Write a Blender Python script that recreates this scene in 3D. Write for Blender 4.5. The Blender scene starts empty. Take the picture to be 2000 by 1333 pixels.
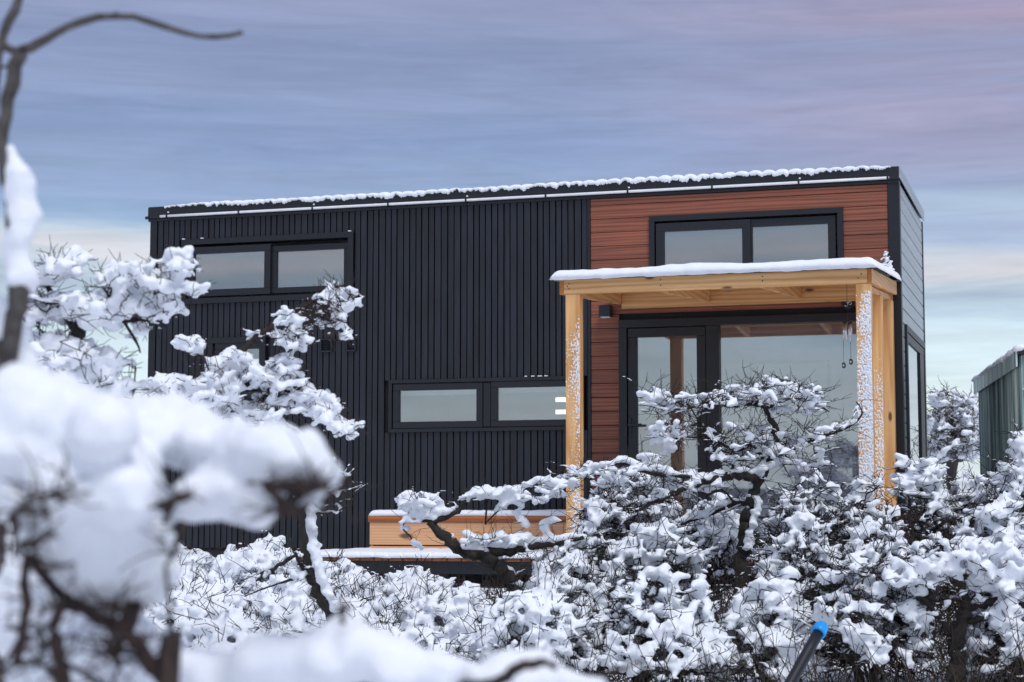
import bpy, bmesh, math, random
import numpy as np
from mathutils import Vector

scene = bpy.context.scene
C = scene.collection
PI = math.pi

# ------------------------------------------------------------------ camera
FPX = 3600.0                       # focal length in pixels of the 2000 px wide photograph
YAW = math.radians(17.25)          # camera turned to the left of the facade's normal
PITCH = math.atan(338 / FPX)
AX = np.array([-math.sin(YAW) * math.cos(PITCH), math.cos(YAW) * math.cos(PITCH), math.sin(PITCH)])
RT = np.array([math.cos(YAW), math.sin(YAW), 0.0])
UP = np.cross(RT, AX)
CAM = np.array([1.498, -16.163, 1.6])

cd = bpy.data.cameras.new('camera')
cam = bpy.data.objects.new('camera', cd)
C.objects.link(cam)
cam.location = CAM
cam.rotation_euler = (PI / 2 + PITCH, 0, YAW)
cd.sensor_width = 36.0
cd.lens = 36.0 * FPX / 2000.0
cd.clip_start = 0.05
cd.clip_end = 6000
cd.dof.use_dof = True
cd.dof.focus_distance = 12.8
cd.dof.aperture_fstop = 4.6
scene.camera = cam

def ray(x, y):
    return AX + RT * (x - 1000) / FPX - UP * (y - 666.5) / FPX
def at(x, y, dep):                 # the point seen at pixel (x, y), dep metres in front of the camera
    return CAM + ray(x, y) * dep
def on_y(x, y, Y):
    D = ray(x, y)
    return CAM + D * (Y - CAM[1]) / D[1]

# ------------------------------------------------------------------ light
SUN_EL, SUN_AZ = math.radians(56), math.radians(40)     # veiled sun, behind the camera to the right
sd = bpy.data.lights.new('sun', 'SUN')
sun = bpy.data.objects.new('sun', sd)
C.objects.link(sun)
sd.energy = 2.15
sd.angle = math.radians(22)
sd.color = (1.0, 0.99, 0.975)
sdir = Vector((math.sin(SUN_AZ) * math.cos(SUN_EL), -math.cos(SUN_AZ) * math.cos(SUN_EL), math.sin(SUN_EL)))
sun.rotation_euler = sdir.to_track_quat('Z', 'Y').to_euler()

scene.view_settings.view_transform = 'Standard'
scene.view_settings.look = 'None'
scene.view_settings.exposure = 0.0
scene.view_settings.gamma = 1.0

def lin(r, g, b):
    def f(c):
        c /= 255.0
        return c / 12.92 if c <= .04045 else ((c + .055) / 1.055) ** 2.4
    return (f(r), f(g), f(b), 1)

world = bpy.data.worlds.new('World')
scene.world = world
world.use_nodes = True
wn, wl = world.node_tree.nodes, world.node_tree.links
wn.clear()
def W(t, **k):
    n = wn.new(t)
    for a, b in k.items():
        setattr(n, a, b)
    return n
def wmath(op, a, b=None, c=None):
    n = W('ShaderNodeMath', operation=op)
    for i, v in enumerate((a, b, c)):
        if v is None: continue
        if hasattr(v, 'is_linked') or hasattr(v, 'links'): wl.new(v, n.inputs[i])
        else: n.inputs[i].default_value = v
    return n.outputs[0]
wtc = W('ShaderNodeTexCoord')
wsep = W('ShaderNodeSeparateXYZ'); wl.new(wtc.outputs['Generated'], wsep.inputs[0])
wz = wsep.outputs[2]
def wnoise(sx, sy, sz, loc, scale, detail, rough=.55, dist=0.0):
    m = W('ShaderNodeMapping'); m.inputs['Scale'].default_value = (sx, sy, sz); m.inputs['Location'].default_value = loc; m.inputs['Rotation'].default_value = (.05, -.07, 0)
    wl.new(wtc.outputs['Generated'], m.inputs[0])
    n = W('ShaderNodeTexNoise'); n.inputs['Scale'].default_value = scale; n.inputs['Detail'].default_value = detail
    n.inputs['Roughness'].default_value = rough; n.inputs['Distortion'].default_value = dist
    wl.new(m.outputs[0], n.inputs['Vector'])
    return n.outputs['Fac']
streak = wnoise(1, 1, 7.5, (3.1, .4, .2), 1.9, 7, .58, .9)
fine = wnoise(1, 1, 11, (7.7, 2.4, 1.0), 3.4, 8, .62, 1.2)
wisp = wnoise(1, 1, 13, (2.2, 9.4, 3.0), 8.5, 8, .66, 1.4)
broad = wnoise(1, 1, 2.0, (1.3, 5.1, 0), 1.6, 3)
e = wmath('ADD', wz, wmath('MULTIPLY', wmath('SUBTRACT', streak, .5), .085))
e = wmath('ADD', e, wmath('MULTIPLY', wmath('SUBTRACT', fine, .5), .045))
ramp = W('ShaderNodeValToRGB'); wl.new(e, ramp.inputs[0])
cr = ramp.color_ramp
stops = [(0.0, (226, 240, 248)), (.04, (238, 249, 254)), (.071, (230, 247, 254)), (.096, (216, 238, 250)), (.109, (182, 202, 223)), (.121, (198, 215, 231)), (.134, (230, 229, 236)), (.146, (212, 225, 238)),
         (.160, (172, 196, 223)), (.174, (146, 171, 207)), (.188, (152, 172, 209)), (.205, (139, 158, 198)), (.225, (148, 163, 201)), (.25, (139, 153, 190)), (.28, (146, 155, 189)), (.60, (158, 166, 196)), (1.0, (165, 173, 201))]
cr.elements[0].position = 0; cr.elements[0].color = lin(*stops[0][1])
cr.elements[1].position = 1; cr.elements[1].color = lin(*stops[-1][1])
for p, c in stops[1:-1]:
    el = cr.elements.new(p); el.color = lin(*c)
# the sunset tints the cloud towards one side of the sky
gd = (math.sin(math.radians(22)), math.cos(math.radians(22)), .22)
dot = W('ShaderNodeVectorMath', operation='DOT_PRODUCT'); wl.new(wtc.outputs['Generated'], dot.inputs[0]); dot.inputs[1].default_value = gd
glow = W('ShaderNodeMapRange', interpolation_type='SMOOTHSTEP'); wl.new(dot.outputs['Value'], glow.inputs[0])
glow.inputs[1].default_value = .80; glow.inputs[2].default_value = 1.03; glow.inputs[3].default_value = 0; glow.inputs[4].default_value = 1
hi = W('ShaderNodeMapRange', interpolation_type='SMOOTHSTEP'); wl.new(wz, hi.inputs[0])
hi.inputs[1].default_value = .09; hi.inputs[2].default_value = .24
pf = wmath('MULTIPLY', wmath('MULTIPLY', glow.outputs[0], hi.outputs[0]), wmath('MULTIPLY_ADD', streak, 2.6, -.78))
pink = W('ShaderNodeMix', data_type='RGBA'); wl.new(pf, pink.inputs[0]); wl.new(ramp.outputs[0], pink.inputs[6]); pink.inputs[7].default_value = lin(192, 166, 186)
# soft lighter and darker streaks inside the cloud sheet
br = wmath('ADD', wmath('MULTIPLY_ADD', fine, .66, .49), wmath('MULTIPLY', wisp, .36))
br = wmath('MULTIPLY', br, wmath('MULTIPLY_ADD', broad, .3, .85))
cl = W('ShaderNodeVectorMath', operation='SCALE'); hsv = W('ShaderNodeHueSaturation'); hsv.inputs['Saturation'].default_value = 1.0; wl.new(pink.outputs[2], hsv.inputs['Color']); wl.new(hsv.outputs[0], cl.inputs[0]); wl.new(br, cl.inputs['Scale'])
cl10 = W('ShaderNodeVectorMath', operation='SCALE'); wl.new(cl.outputs[0], cl10.inputs[0]); cl10.inputs['Scale'].default_value = 10.2
sky = W('ShaderNodeTexSky'); sky.sky_type = 'NISHITA'; sky.sun_disc = False
sky.sun_elevation = SUN_EL; sky.sun_rotation = PI - SUN_AZ
mixs = W('ShaderNodeMix', data_type='RGBA'); mixs.inputs[0].default_value = .90
wl.new(sky.outputs[0], mixs.inputs[6]); wl.new(cl10.outputs[0], mixs.inputs[7])
bg = W('ShaderNodeBackground'); bg.inputs[1].default_value = .10
wl.new(mixs.outputs[2], bg.inputs[0])
wo = W('ShaderNodeOutputWorld'); wl.new(bg.outputs[0], wo.inputs[0])

# ------------------------------------------------------------------ materials
def mat(name):
    m = bpy.data.materials.new(name); m.use_nodes = True
    nt = m.node_tree
    return m, nt.nodes, nt.links, nt.nodes['Principled BSDF']
def add(nodes, t, **k):
    n = nodes.new(t)
    for a, b in k.items(): setattr(n, a, b)
    return n
def noise(nodes, links, scale, detail=4, vec=None, rough=.55):
    n = add(nodes, 'ShaderNodeTexNoise'); n.inputs['Scale'].default_value = scale; n.inputs['Detail'].default_value = detail
    n.inputs['Roughness'].default_value = rough
    if vec is not None: links.new(vec, n.inputs['Vector'])
    return n.outputs['Fac']
def ramp2(nodes, links, fac, stops):
    r = add(nodes, 'ShaderNodeValToRGB'); links.new(fac, r.inputs[0])
    r.color_ramp.elements[0].position, r.color_ramp.elements[0].color = stops[0]
    r.color_ramp.elements[1].position, r.color_ramp.elements[1].color = stops[-1]
    for p, c in stops[1:-1]:
        el = r.color_ramp.elements.new(p); el.color = c
    return r.outputs[0]
def bump(nodes, links, bs, h, strength, dist):
    b = add(nodes, 'ShaderNodeBump'); b.inputs['Strength'].default_value = strength; b.inputs['Distance'].default_value = dist
    links.new(h, b.inputs['Height']); links.new(b.outputs[0], bs.inputs['Normal'])
def obj_vec(nodes, links, scale=(1, 1, 1), shift=True):
    tc = add(nodes, 'ShaderNodeTexCoord'); mp = add(nodes, 'ShaderNodeMapping'); mp.inputs['Scale'].default_value = scale
    links.new(tc.outputs['Object'], mp.inputs[0])
    if shift:
        oi = add(nodes, 'ShaderNodeObjectInfo'); sc = add(nodes, 'ShaderNodeMath', operation='MULTIPLY'); sc.inputs[1].default_value = 37.0
        links.new(oi.outputs['Random'], sc.inputs[0])
        cb = add(nodes, 'ShaderNodeCombineXYZ')
        for i in range(3): links.new(sc.outputs[0], cb.inputs[i])
        links.new(cb.outputs[0], mp.inputs['Location'])
        return mp.outputs[0], oi.outputs['Random']
    return mp.outputs[0], None
M = {}
def flat(name, col, rough=.5, var=.25, nscale=30, bs=.15, spec=.5, metal=0):
    m, n, l, b = mat(name)
    v, rnd = obj_vec(n, l)
    f = noise(n, l, nscale, 5, v)
    lo = tuple(c * (1 - var) for c in col[:3]) + (1,); hi = tuple(min(1, c * (1 + var)) for c in col[:3]) + (1,)
    l.new(ramp2(n, l, f, [(.3, lo), (.7, hi)]), b.inputs['Base Color'])
    b.inputs['Roughness'].default_value = rough; b.inputs['Specular IOR Level'].default_value = spec; b.inputs['Metallic'].default_value = metal
    bump(n, l, b, f, bs, .003)
    M[name] = m
    return m
def wood(name, dark, light, axis, cross=14, along=.9, rough=.6, tone=.35, knots=0, gain=.5):
    m, n, l, b = mat(name)
    s = [cross] * 3; s[axis] = along
    v, rnd = obj_vec(n, l, tuple(s))
    f1 = noise(n, l, 2.2, 7, v, .62)
    w = add(n, 'ShaderNodeTexWave', wave_type='RINGS'); w.inputs['Scale'].default_value = .55; w.inputs['Distortion'].default_value = 9; w.inputs['Detail'].default_value = 4
    w.inputs['Detail Scale'].default_value = 1.4
    l.new(v, w.inputs[0])
    mx = add(n, 'ShaderNodeMath', operation='MULTIPLY_ADD'); l.new(w.outputs['Fac'], mx.inputs[0]); mx.inputs[1].default_value = .35
    ml = add(n, 'ShaderNodeMath', operation='MULTIPLY'); l.new(f1, ml.inputs[0]); ml.inputs[1].default_value = .75
    l.new(ml.outputs[0], mx.inputs[2])
    mid = tuple((a + c) / 2 for a, c in zip(dark, light))
    col = ramp2(n, l, mx.outputs[0], [(.22, dark), (.5, mid), (.82, light)])
    if knots:
        s2 = [7] * 3; s2[axis] = 2.6
        v2, _ = obj_vec(n, l, tuple(s2))
        vo = add(n, 'ShaderNodeTexVoronoi'); vo.inputs['Scale'].default_value = knots; l.new(v2, vo.inputs['Vector'])
        kr = add(n, 'ShaderNodeMapRange', interpolation_type='SMOOTHSTEP'); l.new(vo.outputs['Distance'], kr.inputs[0])
        kr.inputs[1].default_value = .06; kr.inputs[2].default_value = .17; kr.inputs[3].default_value = 1; kr.inputs[4].default_value = 0
        k = add(n, 'ShaderNodeMix', data_type='RGBA'); l.new(kr.outputs[0], k.inputs[0]); l.new(col, k.inputs[6]); k.inputs[7].default_value = tuple(c * .25 for c in dark[:3]) + (1,)
        col = k.outputs[2]
    hs = add(n, 'ShaderNodeHueSaturation'); l.new(col, hs.inputs['Color'])
    vr = add(n, 'ShaderNodeMath', operation='MULTIPLY_ADD'); l.new(rnd, vr.inputs[0]); vr.inputs[1].default_value = tone; vr.inputs[2].default_value = 1 - tone / 2
    l.new(vr.outputs[0], hs.inputs['Value'])
    l.new(hs.outputs[0], b.inputs['Base Color'])
    b.inputs['Roughness'].default_value = rough
    bump(n, l, b, f1, gain, .002)
    M[name] = m

# snow: clean white, faintly granular
m, n, l, b = mat('snow')
v, _ = obj_vec(n, l, shift=False)
f = noise(n, l, 60, 6, v, .65); f2 = noise(n, l, 9, 3, v)
l.new(ramp2(n, l, f2, [(.3, (.84, .875, .93, 1)), (.7, (.885, .91, .95, 1))]), b.inputs['Base Color'])
b.inputs['Roughness'].default_value = .75; b.inputs['Specular IOR Level'].default_value = .25
b.inputs['Subsurface Weight'].default_value = .0
bump(n, l, b, f, .45, .012)
M['snow'] = m
# bark: near-black brown with moss and lichen patches
def bark(name, dark, light, moss):
    m, n, l, b = mat(name)
    v, _ = obj_vec(n, l, shift=False)
    f = noise(n, l, 45, 5, v); g = noise(n, l, 11, 5, v)
    c1 = ramp2(n, l, f, [(.3, dark), (.75, light)])
    mr = add(n, 'ShaderNodeMapRange'); l.new(g, mr.inputs[0]); mr.inputs[1].default_value = 1 - moss; mr.inputs[2].default_value = 1 - moss + .08
    mx = add(n, 'ShaderNodeMix', data_type='RGBA'); l.new(mr.outputs[0], mx.inputs[0]); l.new(c1, mx.inputs[6]); mx.inputs[7].default_value = (.055, .048, .014, 1)
    l.new(mx.outputs[2], b.inputs['Base Color']); b.inputs['Roughness'].default_value = .85
    bump(n, l, b, f, .7, .004)
    M[name] = m
bark('bark', (.008, .0065, .006, 1), (.030, .023, .020, 1), .28)
bark('bark_mossy', (.008, .007, .006, 1), (.036, .028, .023, 1), .40)
bark('bark_brown', (.014, .008, .007, 1), (.055, .032, .026, 1), .15)
bark('bark_grey', (.03, .028, .028, 1), (.12, .105, .095, 1), .3)
flat('dry_stem', (.035, .024, .016), .9, .6, 12)

wood('black_board', lin(11, 14, 19), lin(24, 29, 39), 2, 20, 1.0, .5, .5, 0, .6)
wood('red_plank', lin(88, 46, 35), lin(150, 86, 60), 0, 19, .6, .5, .32, 0, .35)
wood('pine_x', lin(192, 136, 80), lin(234, 186, 128), 0, 13, .6, .6, .2, 1.1, .3)
wood('pine_y', lin(192, 136, 80), lin(234, 186, 128), 1, 13, .6, .6, .2, 1.1, .3)
wood('pine_z', lin(192, 134, 76), lin(234, 184, 124), 2, 13, .6, .6, .18, 1.1, .3)
wood('wet_board', lin(96, 52, 30), lin(160, 96, 56), 1, 13, .6, .4, .4, 0, .5)
wood('wet_rail', lin(120, 62, 28), lin(186, 110, 56), 0, 13, .5, .45, .2, 0, .4)
wood('cedar', lin(204, 148, 106), lin(228, 178, 134), 0, 24, .6, .6, .15, .7, .3)
wood('side_board', lin(132, 144, 150), lin(160, 172, 178), 1, 12, .7, .33, .12, 0, .3)
flat('black_metal', lin(22, 25, 32), .42, .3, 40, .12)
flat('fascia', lin(17, 20, 26), .5, .35, 25, .25)
flat('frame', lin(16, 18, 25), .45, .18, 30, .05)
flat('core', (.02, .02, .022), .8)
flat('inside', (.62, .62, .60), .8, .05, 4)
flat('inside_floor', (.32, .22, .14), .6, .2, 8)
flat('blind', (.80, .80, .78), .8, .04, 9)
flat('white_plastic', (.78, .79, .8), .4, .05, 20)
flat('chrome', (.75, .76, .78), .22, .05, 20, .02, .5, 1)
flat('pipe', lin(13, 17, 28), .5, .2, 30, .1)
flat('blue_cap', lin(10, 150, 226), .38, .1, 25, .08)
flat('skirt', lin(72, 28, 22), .6, .35, 14)
m, n, l, b = mat('shed_metal')
v, _ = obj_vec(n, l, (16, 16, .35), False)
f = noise(n, l, 1.6, 5, v)
l.new(ramp2(n, l, f, [(.36, lin(84, 108, 106)), (.5, lin(140, 164, 160)), (.64, lin(206, 220, 214))]), b.inputs['Base Color'])  # light and dark streaks painted in for the shading of the ribs
b.inputs['Roughness'].default_value = .5; b.inputs['Metallic'].default_value = .15
M['shed_metal'] = m
m, n, l, b = mat('glass')
n.remove(b)
gl = add(n, 'ShaderNodeBsdfGlossy'); gl.inputs['Roughness'].default_value = .015; gl.inputs['Color'].default_value = (.95, .96, 1, 1)
tr = add(n, 'ShaderNodeBsdfTransparent'); tr.inputs['Color'].default_value = (.86, .88, .90, 1)
fr = add(n, 'ShaderNodeFresnel'); fr.inputs['IOR'].default_value = 1.5
ma = add(n, 'ShaderNodeMath', operation='MULTIPLY_ADD'); l.new(fr.outputs[0], ma.inputs[0]); ma.inputs[1].default_value = .8; ma.inputs[2].default_value = .19
ms = add(n, 'ShaderNodeMixShader'); l.new(ma.outputs[0], ms.inputs[0]); l.new(tr.outputs[0], ms.inputs[1]); l.new(gl.outputs[0], ms.inputs[2])
l.new(ms.outputs[0], n['Material Output'].inputs[0])
M['glass'] = m
m, n, l, b = mat('sky_gap_glow')  # glow stands in for sky showing through gaps, no lamp there
b.inputs['Base Color'].default_value = (.8, .8, .8, 1); b.inputs['Emission Color'].default_value = (1, .98, .95, 1); b.inputs['Emission Strength'].default_value = 2.2
M['sky_gap_glow'] = m

# ------------------------------------------------------------------ mesh helpers
class MB:
    def __init__(s): s.v = []; s.f = []
    def box(s, x0, x1, y0, y1, z0, z1):
        o = len(s.v)
        s.v += [(x0, y0, z0), (x1, y0, z0), (x1, y1, z0), (x0, y1, z0), (x0, y0, z1), (x1, y0, z1), (x1, y1, z1), (x0, y1, z1)]
        s.f += [tuple(o + i for i in q) for q in ((0, 3, 2, 1), (4, 5, 6, 7), (0, 1, 5, 4), (1, 2, 6, 5), (2, 3, 7, 6), (3, 0, 4, 7))]
        return s
    def hexa(s, p):                                   # 8 corners: bottom four, top four
        o = len(s.v); s.v += [tuple(q) for q in p]
        s.f += [tuple(o + i for i in q) for q in ((0, 3, 2, 1), (4, 5, 6, 7), (0, 1, 5, 4), (1, 2, 6, 5), (2, 3, 7, 6), (3, 0, 4, 7))]
        return s
    def tube(s, pts, rad, k=6, cap=True):
        P = np.asarray(pts, float); n = len(P)
        R = np.full(n, rad) if np.isscalar(rad) else np.asarray(rad, float)
        T = np.gradient(P, axis=0); T /= np.linalg.norm(T, axis=1)[:, None] + 1e-9
        ref = np.array([0, 0, 1.0]) if abs(T[:, 2]).mean() < .8 else np.array([1.0, 0, 0])
        U = np.cross(T, ref); U /= np.linalg.norm(U, axis=1)[:, None] + 1e-9
        V = np.cross(T, U)
        a = np.arange(k) * 2 * PI / k
        ring = P[:, None, :] + R[:, None, None] * (np.cos(a)[None, :, None] * U[:, None, :] + np.sin(a)[None, :, None] * V[:, None, :])
        o = len(s.v); s.v += [tuple(q) for q in ring.reshape(-1, 3)]
        for i in range(n - 1):
            for j in range(k):
                s.f.append((o + i * k + j, o + i * k + (j + 1) % k, o + (i + 1) * k + (j + 1) % k, o + (i + 1) * k + j))
        if cap:
            s.f.append(tuple(o + j for j in range(k))[::-1]); s.f.append(tuple(o + (n - 1) * k + j for j in range(k)))
        return s
    def build(s, name, material, parent=None, smooth=False, bev=0):
        me = bpy.data.meshes.new(name)
        me.from_pydata(s.v, [], s.f); me.update()
        o = bpy.data.objects.new(name, me); C.objects.link(o)
        if material: me.materials.append(M[material])
        if smooth: me.polygons.foreach_set('use_smooth', [True] * len(me.polygons))
        if bev:
            bm = o.modifiers.new('bevel', 'BEVEL'); bm.width = bev; bm.segments = 2; bm.limit_method = 'ANGLE'
        if parent: o.parent = parent
        return o
def tag(o, label=None, cat=None, group=None, kind=None):
    if label: o['label'] = label
    if cat: o['category'] = cat
    if group: o['group'] = group
    if kind: o['kind'] = kind
    return o
def thing(name, label, cat, loc=(0, 0, 0), group=None):
    o = bpy.data.objects.new(name, None); C.objects.link(o); o.location = loc; o.empty_display_size = .1
    tag(o, label, cat, group)
    return o
def adopt(root):                                      # parts are modelled in place; keep them there under a root at the thing's base
    bpy.context.view_layer.update()
    inv = root.matrix_world.inverted()
    for ch in root.children: ch.matrix_parent_inverse = inv
def part(name, material, parent, x0, x1, y0, y1, z0, z1, bev=.003):
    return MB().box(x0, x1, y0, y1, z0, z1).build(name, material, parent, bev=bev)

# smooth pseudo-noise for numpy
def make_noise(seed, octaves=3):
    r = np.random.RandomState(seed)
    W_ = [(r.normal(size=3) * (2.0 ** o), r.uniform(0, 6.28), .62 ** o) for o in range(octaves) for _ in range(5)]
    K = np.array([w[0] for w in W_]).T; ph = np.array([w[1] for w in W_]); am = np.array([w[2] for w in W_]); am = am / am.sum() * 2.2
    def f(p, s=1.0):
        return np.sin((np.asarray(p, float) * s) @ K + ph) @ am
    return f

# icosphere template for the snow
def ico(level):
    bm = bmesh.new(); bmesh.ops.create_icosphere(bm, subdivisions=level, radius=1.0)
    v = np.array([q.co[:] for q in bm.verts]); f = np.array([[q.index for q in t.verts] for t in bm.faces]); bm.free()
    return v, f
ICO_V, ICO_F = ico(1)
def snow_mesh(name, cen, rad, parent, voxel, disp=.012, dscale=.05, flat_z=.8, smooth=2, seed=0):
    cen = np.asarray(cen, float); rad = np.asarray(rad, float)
    rs = np.random.RandomState(seed + 11)
    n = len(cen)
    sc = np.stack([rad * rs.uniform(.85, 1.2, n), rad * rs.uniform(.85, 1.2, n), rad * flat_z * rs.uniform(.85, 1.15, n)], 1)
    V = cen[:, None, :] + ICO_V[None] * sc[:, None, :]
    Fc = ICO_F[None] + (np.arange(n) * len(ICO_V))[:, None, None]
    me = bpy.data.meshes.new(name)
    me.vertices.add(n * len(ICO_V)); me.vertices.foreach_set('co', V.reshape(-1))
    nf = n * len(ICO_F)
    me.loops.add(nf * 3); me.loops.foreach_set('vertex_index', Fc.reshape(-1).astype(np.int32))
    me.polygons.add(nf); me.polygons.foreach_set('loop_start', np.arange(nf, dtype=np.int32) * 3)
    me.update(calc_edges=True)
    o = bpy.data.objects.new(name, me); C.objects.link(o); me.materials.append(M['snow'])
    rm = o.modifiers.new('remesh', 'REMESH'); rm.mode = 'VOXEL'; rm.voxel_size = voxel; rm.use_smooth_shade = True
    if smooth:
        sm = o.modifiers.new('smooth', 'SMOOTH'); sm.iterations = smooth; sm.factor = .5
    tx = bpy.data.textures.get('snow_lumps_%g' % dscale) or bpy.data.textures.new('snow_lumps_%g' % dscale, 'CLOUDS')
    tx.noise_scale = dscale; tx.noise_depth = 3
    dm = o.modifiers.new('lumps', 'DISPLACE'); dm.texture = tx; dm.strength = disp; dm.mid_level = .5; dm.texture_coords = 'GLOBAL'
    bpy.context.view_layer.update()
    ev = o.evaluated_get(bpy.context.evaluated_depsgraph_get())
    final = bpy.data.meshes.new_from_object(ev)
    o.modifiers.clear(); o.data = final; bpy.data.meshes.remove(me)
    final.polygons.foreach_set('use_smooth', [True] * len(final.polygons))
    if parent: o.parent = parent
    o['kind'] = 'stuff'
    return o

# ------------------------------------------------------------------ the setting
GX = [(-40, 0), (-16, 0.0), (-10, .28), (-6, .78), (-3.6, 1.02), (3, 1.06), (40, 1.0)]
def ground_z(x, y):
    ys = [a for a, _ in GX]; zs = [b_ for _, b_ in GX]
    return float(np.interp(y, ys, zs))
def build_ground():
    gn = make_noise(5)
    ys = np.concatenate([[-3000, -600, -150, -60, -30], np.arange(-18, 8, .25), [12, 20, 40, 100, 400, 3000]])
    xs = np.concatenate([[-3000, -500, -100, -40, -20], np.arange(-11, 10, .25), [14, 24, 50, 120, 600, 3000]])
    v = []
    for y in ys:
        for x in xs:
            z = ground_z(x, y)
            if -20 < y < 12 and -20 < x < 20: z += .035 * gn((x, y, 0), 1.3) + .02 * gn((x, y, 3), 4)
            v.append((x, y, z))
    nx = len(xs)
    f = [(j * nx + i, j * nx + i + 1, (j + 1) * nx + i + 1, (j + 1) * nx + i) for j in range(len(ys) - 1) for i in range(nx - 1)]
    mb = MB(); mb.v = v; mb.f = f
    tag(mb.build('ground', 'snow', smooth=True), kind='structure')
build_ground()
def build_hills():                                    # low far hills round the place
    flat('hill', (.13, .15, .17), .95, .3, .02)
    hn = make_noise(9, 4); v = []; f = []; N = 160
    for i in range(N):
        a = 2 * PI * i / N; c, s_ = math.cos(a), math.sin(a)
        h = 14 + 12 * max(0, hn((c * 2.5, s_ * 2.5, 0), 1.0)) + 5 * hn((c * 9, s_ * 9, 1))
        for rr, z in ((1100, -2), (1300, h * .7), (1500, h), (1900, -2)): v.append((c * rr, s_ * rr, z))
    for i in range(N):
        j = (i + 1) % N
        for k in range(3): f.append((i * 4 + k, j * 4 + k, j * 4 + k + 1, i * 4 + k + 1))
    mb = MB(); mb.v = v; mb.f = f
    tag(mb.build('hills', 'hill', smooth=True), kind='structure')
build_hills()

# ------------------------------------------------------------------ tiny house
HL, HW, ZB, ZT = -7.24, 2.45, 1.27, 4.615             # left end, depth, wall foot, top of the fascia
house = thing('tiny_house', 'black and red-brown clad tiny house with flat snow-edged roof', 'house', (HL / 2, 0, ZB))
rng = np.random.RandomState(3)
# openings in the front wall: x0, x1, z0, z1
W1 = (-6.90, -5.09, 3.64, 4.275)
W2 = (-6.60, -5.99, 2.72, 3.30)
W3 = (-4.72, -2.825, 2.36, 2.85)
W4 = (-2.21, -.475, 3.62, 4.28)
DR = (-2.50, -.25, 1.29, 3.35)
OPEN = [W1, W2, W3, W4, DR]
def cut_column(x0, x1, z0, z1, opens):                # the free spans of a vertical strip
    spans = [(z0, z1)]
    for (a, b_, c, d_) in opens:
        if x1 > a + .004 and x0 < b_ - .004:
            new = []
            for (p, q) in spans:
                if d_ <= p or c >= q: new.append((p, q)); continue
                if c > p: new.append((p, c))
                if d_ < q: new.append((d_, q))
            spans = new
    return [s_ for s_ in spans if s_[1] - s_[0] > .02]
def cut_row(z0, z1, x0, x1, opens):
    return cut_column(z0, z1, x0, x1, [(c, d_, a, b_) for (a, b_, c, d_) in opens])
core = MB()
xs = sorted({HL + .03, -.03} | {a for o_ in OPEN for a in o_[:2]})
for a, b_ in zip(xs[:-1], xs[1:]):
    for p, q in cut_column(a, b_, ZB, 4.5, OPEN): core.box(a, b_, .03, .11, p, q)
front = core.build('front_wall', 'core', house)
# vertical black boards
x = HL + .065
while x < -2.80:
    w = min(rng.choice([.056, .060, .064, .068]), -2.79 - x)
    if w < .02: break
    for p, q in cut_column(x, x + w, ZB + .005 + rng.uniform(0, .006), 4.475, [W1, W2, W3]):
        d_ = rng.uniform(-.004, .004)
        part('board', 'black_board', front, x + .005, x + w - .005, -.016 + d_, .03, p, q, .003)
    x += w
part('wall_trim', 'frame', house, -2.795, -2.765, -.022, .03, ZB, 4.475)
# horizontal red-brown planks
z = ZB
while z < 4.47:
    z1 = min(z + .1255, 4.472)
    for p, q in cut_row(z, z1, -2.765, -.085, [W4, DR]):
        part('plank', 'red_plank', front, p + .001, q - .001, -.014 + rng.uniform(-.002, .002), .03, z + .0025, z1 - .0025, .004)
    z += .1255
# other walls
side_o = (.32, 2.22, 1.60, 3.27)
cs = MB()
for a, b_, p, q in ((.03, side_o[0], ZB, 4.5), (side_o[0], side_o[1], ZB, side_o[2]), (side_o[0], side_o[1], side_o[3], 4.5), (side_o[1], HW - .03, ZB, 4.5)):
    cs.box(-.11, -.03, a, b_, p, q)
side = cs.build('side_wall', 'core', house)
z = ZB - .005
while z < 4.5:
    z1 = min(z + .1255, 4.50)
    for p, q in cut_row(z, z1, .09, HW - .05, [side_o]):
        part('board', 'side_board', side, -.03, .006, p, q, z + .004, z1 - .005, .004)
    z += .1255
part('rear_wall', 'black_board', house, HL + .03, -.03, HW - .11, HW, ZB, 4.5)
part('end_wall', 'black_board', house, HL, HL + .03, .03, HW, ZB, 4.5)
part('corner_trim', 'frame', house, -.085, .016, -.024, .085, ZB - .02, 4.50)
part('corner_trim', 'frame', house, -.02, .014, HW - .05, HW + .012, ZB - .02, 4.5)
part('corner_trim', 'frame', house, HL - .012, HL + .062, -.024, .06, ZB, 4.50)
part('interior_floor', 'inside_floor', house, HL + .04, -.12, .12, HW - .12, ZB - .06, ZB + .02)
part('interior_rear_lining', 'inside', house, HL + .04, -.12, HW - .14, HW - .112, ZB + .02, 4.44)
part('interior_end_lining', 'inside', house, HL + .04, HL + .06, .12, HW - .15, ZB + .02, 4.44)
part('interior_partition', 'inside', house, -2.72, -2.66, .12, HW - .15, ZB + .02, 4.44)
part('interior_partition', 'inside', house, -4.98, -4.92, .12, HW - .15, ZB + .02, 4.44)
part('interior_ceiling', 'inside', house, HL + .04, -.12, .12, HW - .12, 4.44, 4.48)
part('loft_floor', 'inside', house, HL + .07, -4.99, .12, HW - .16, 3.42, 3.5)
part('loft_floor', 'inside', house, -2.65, -.14, .9, HW - .16, 3.40, 3.48)
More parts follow.
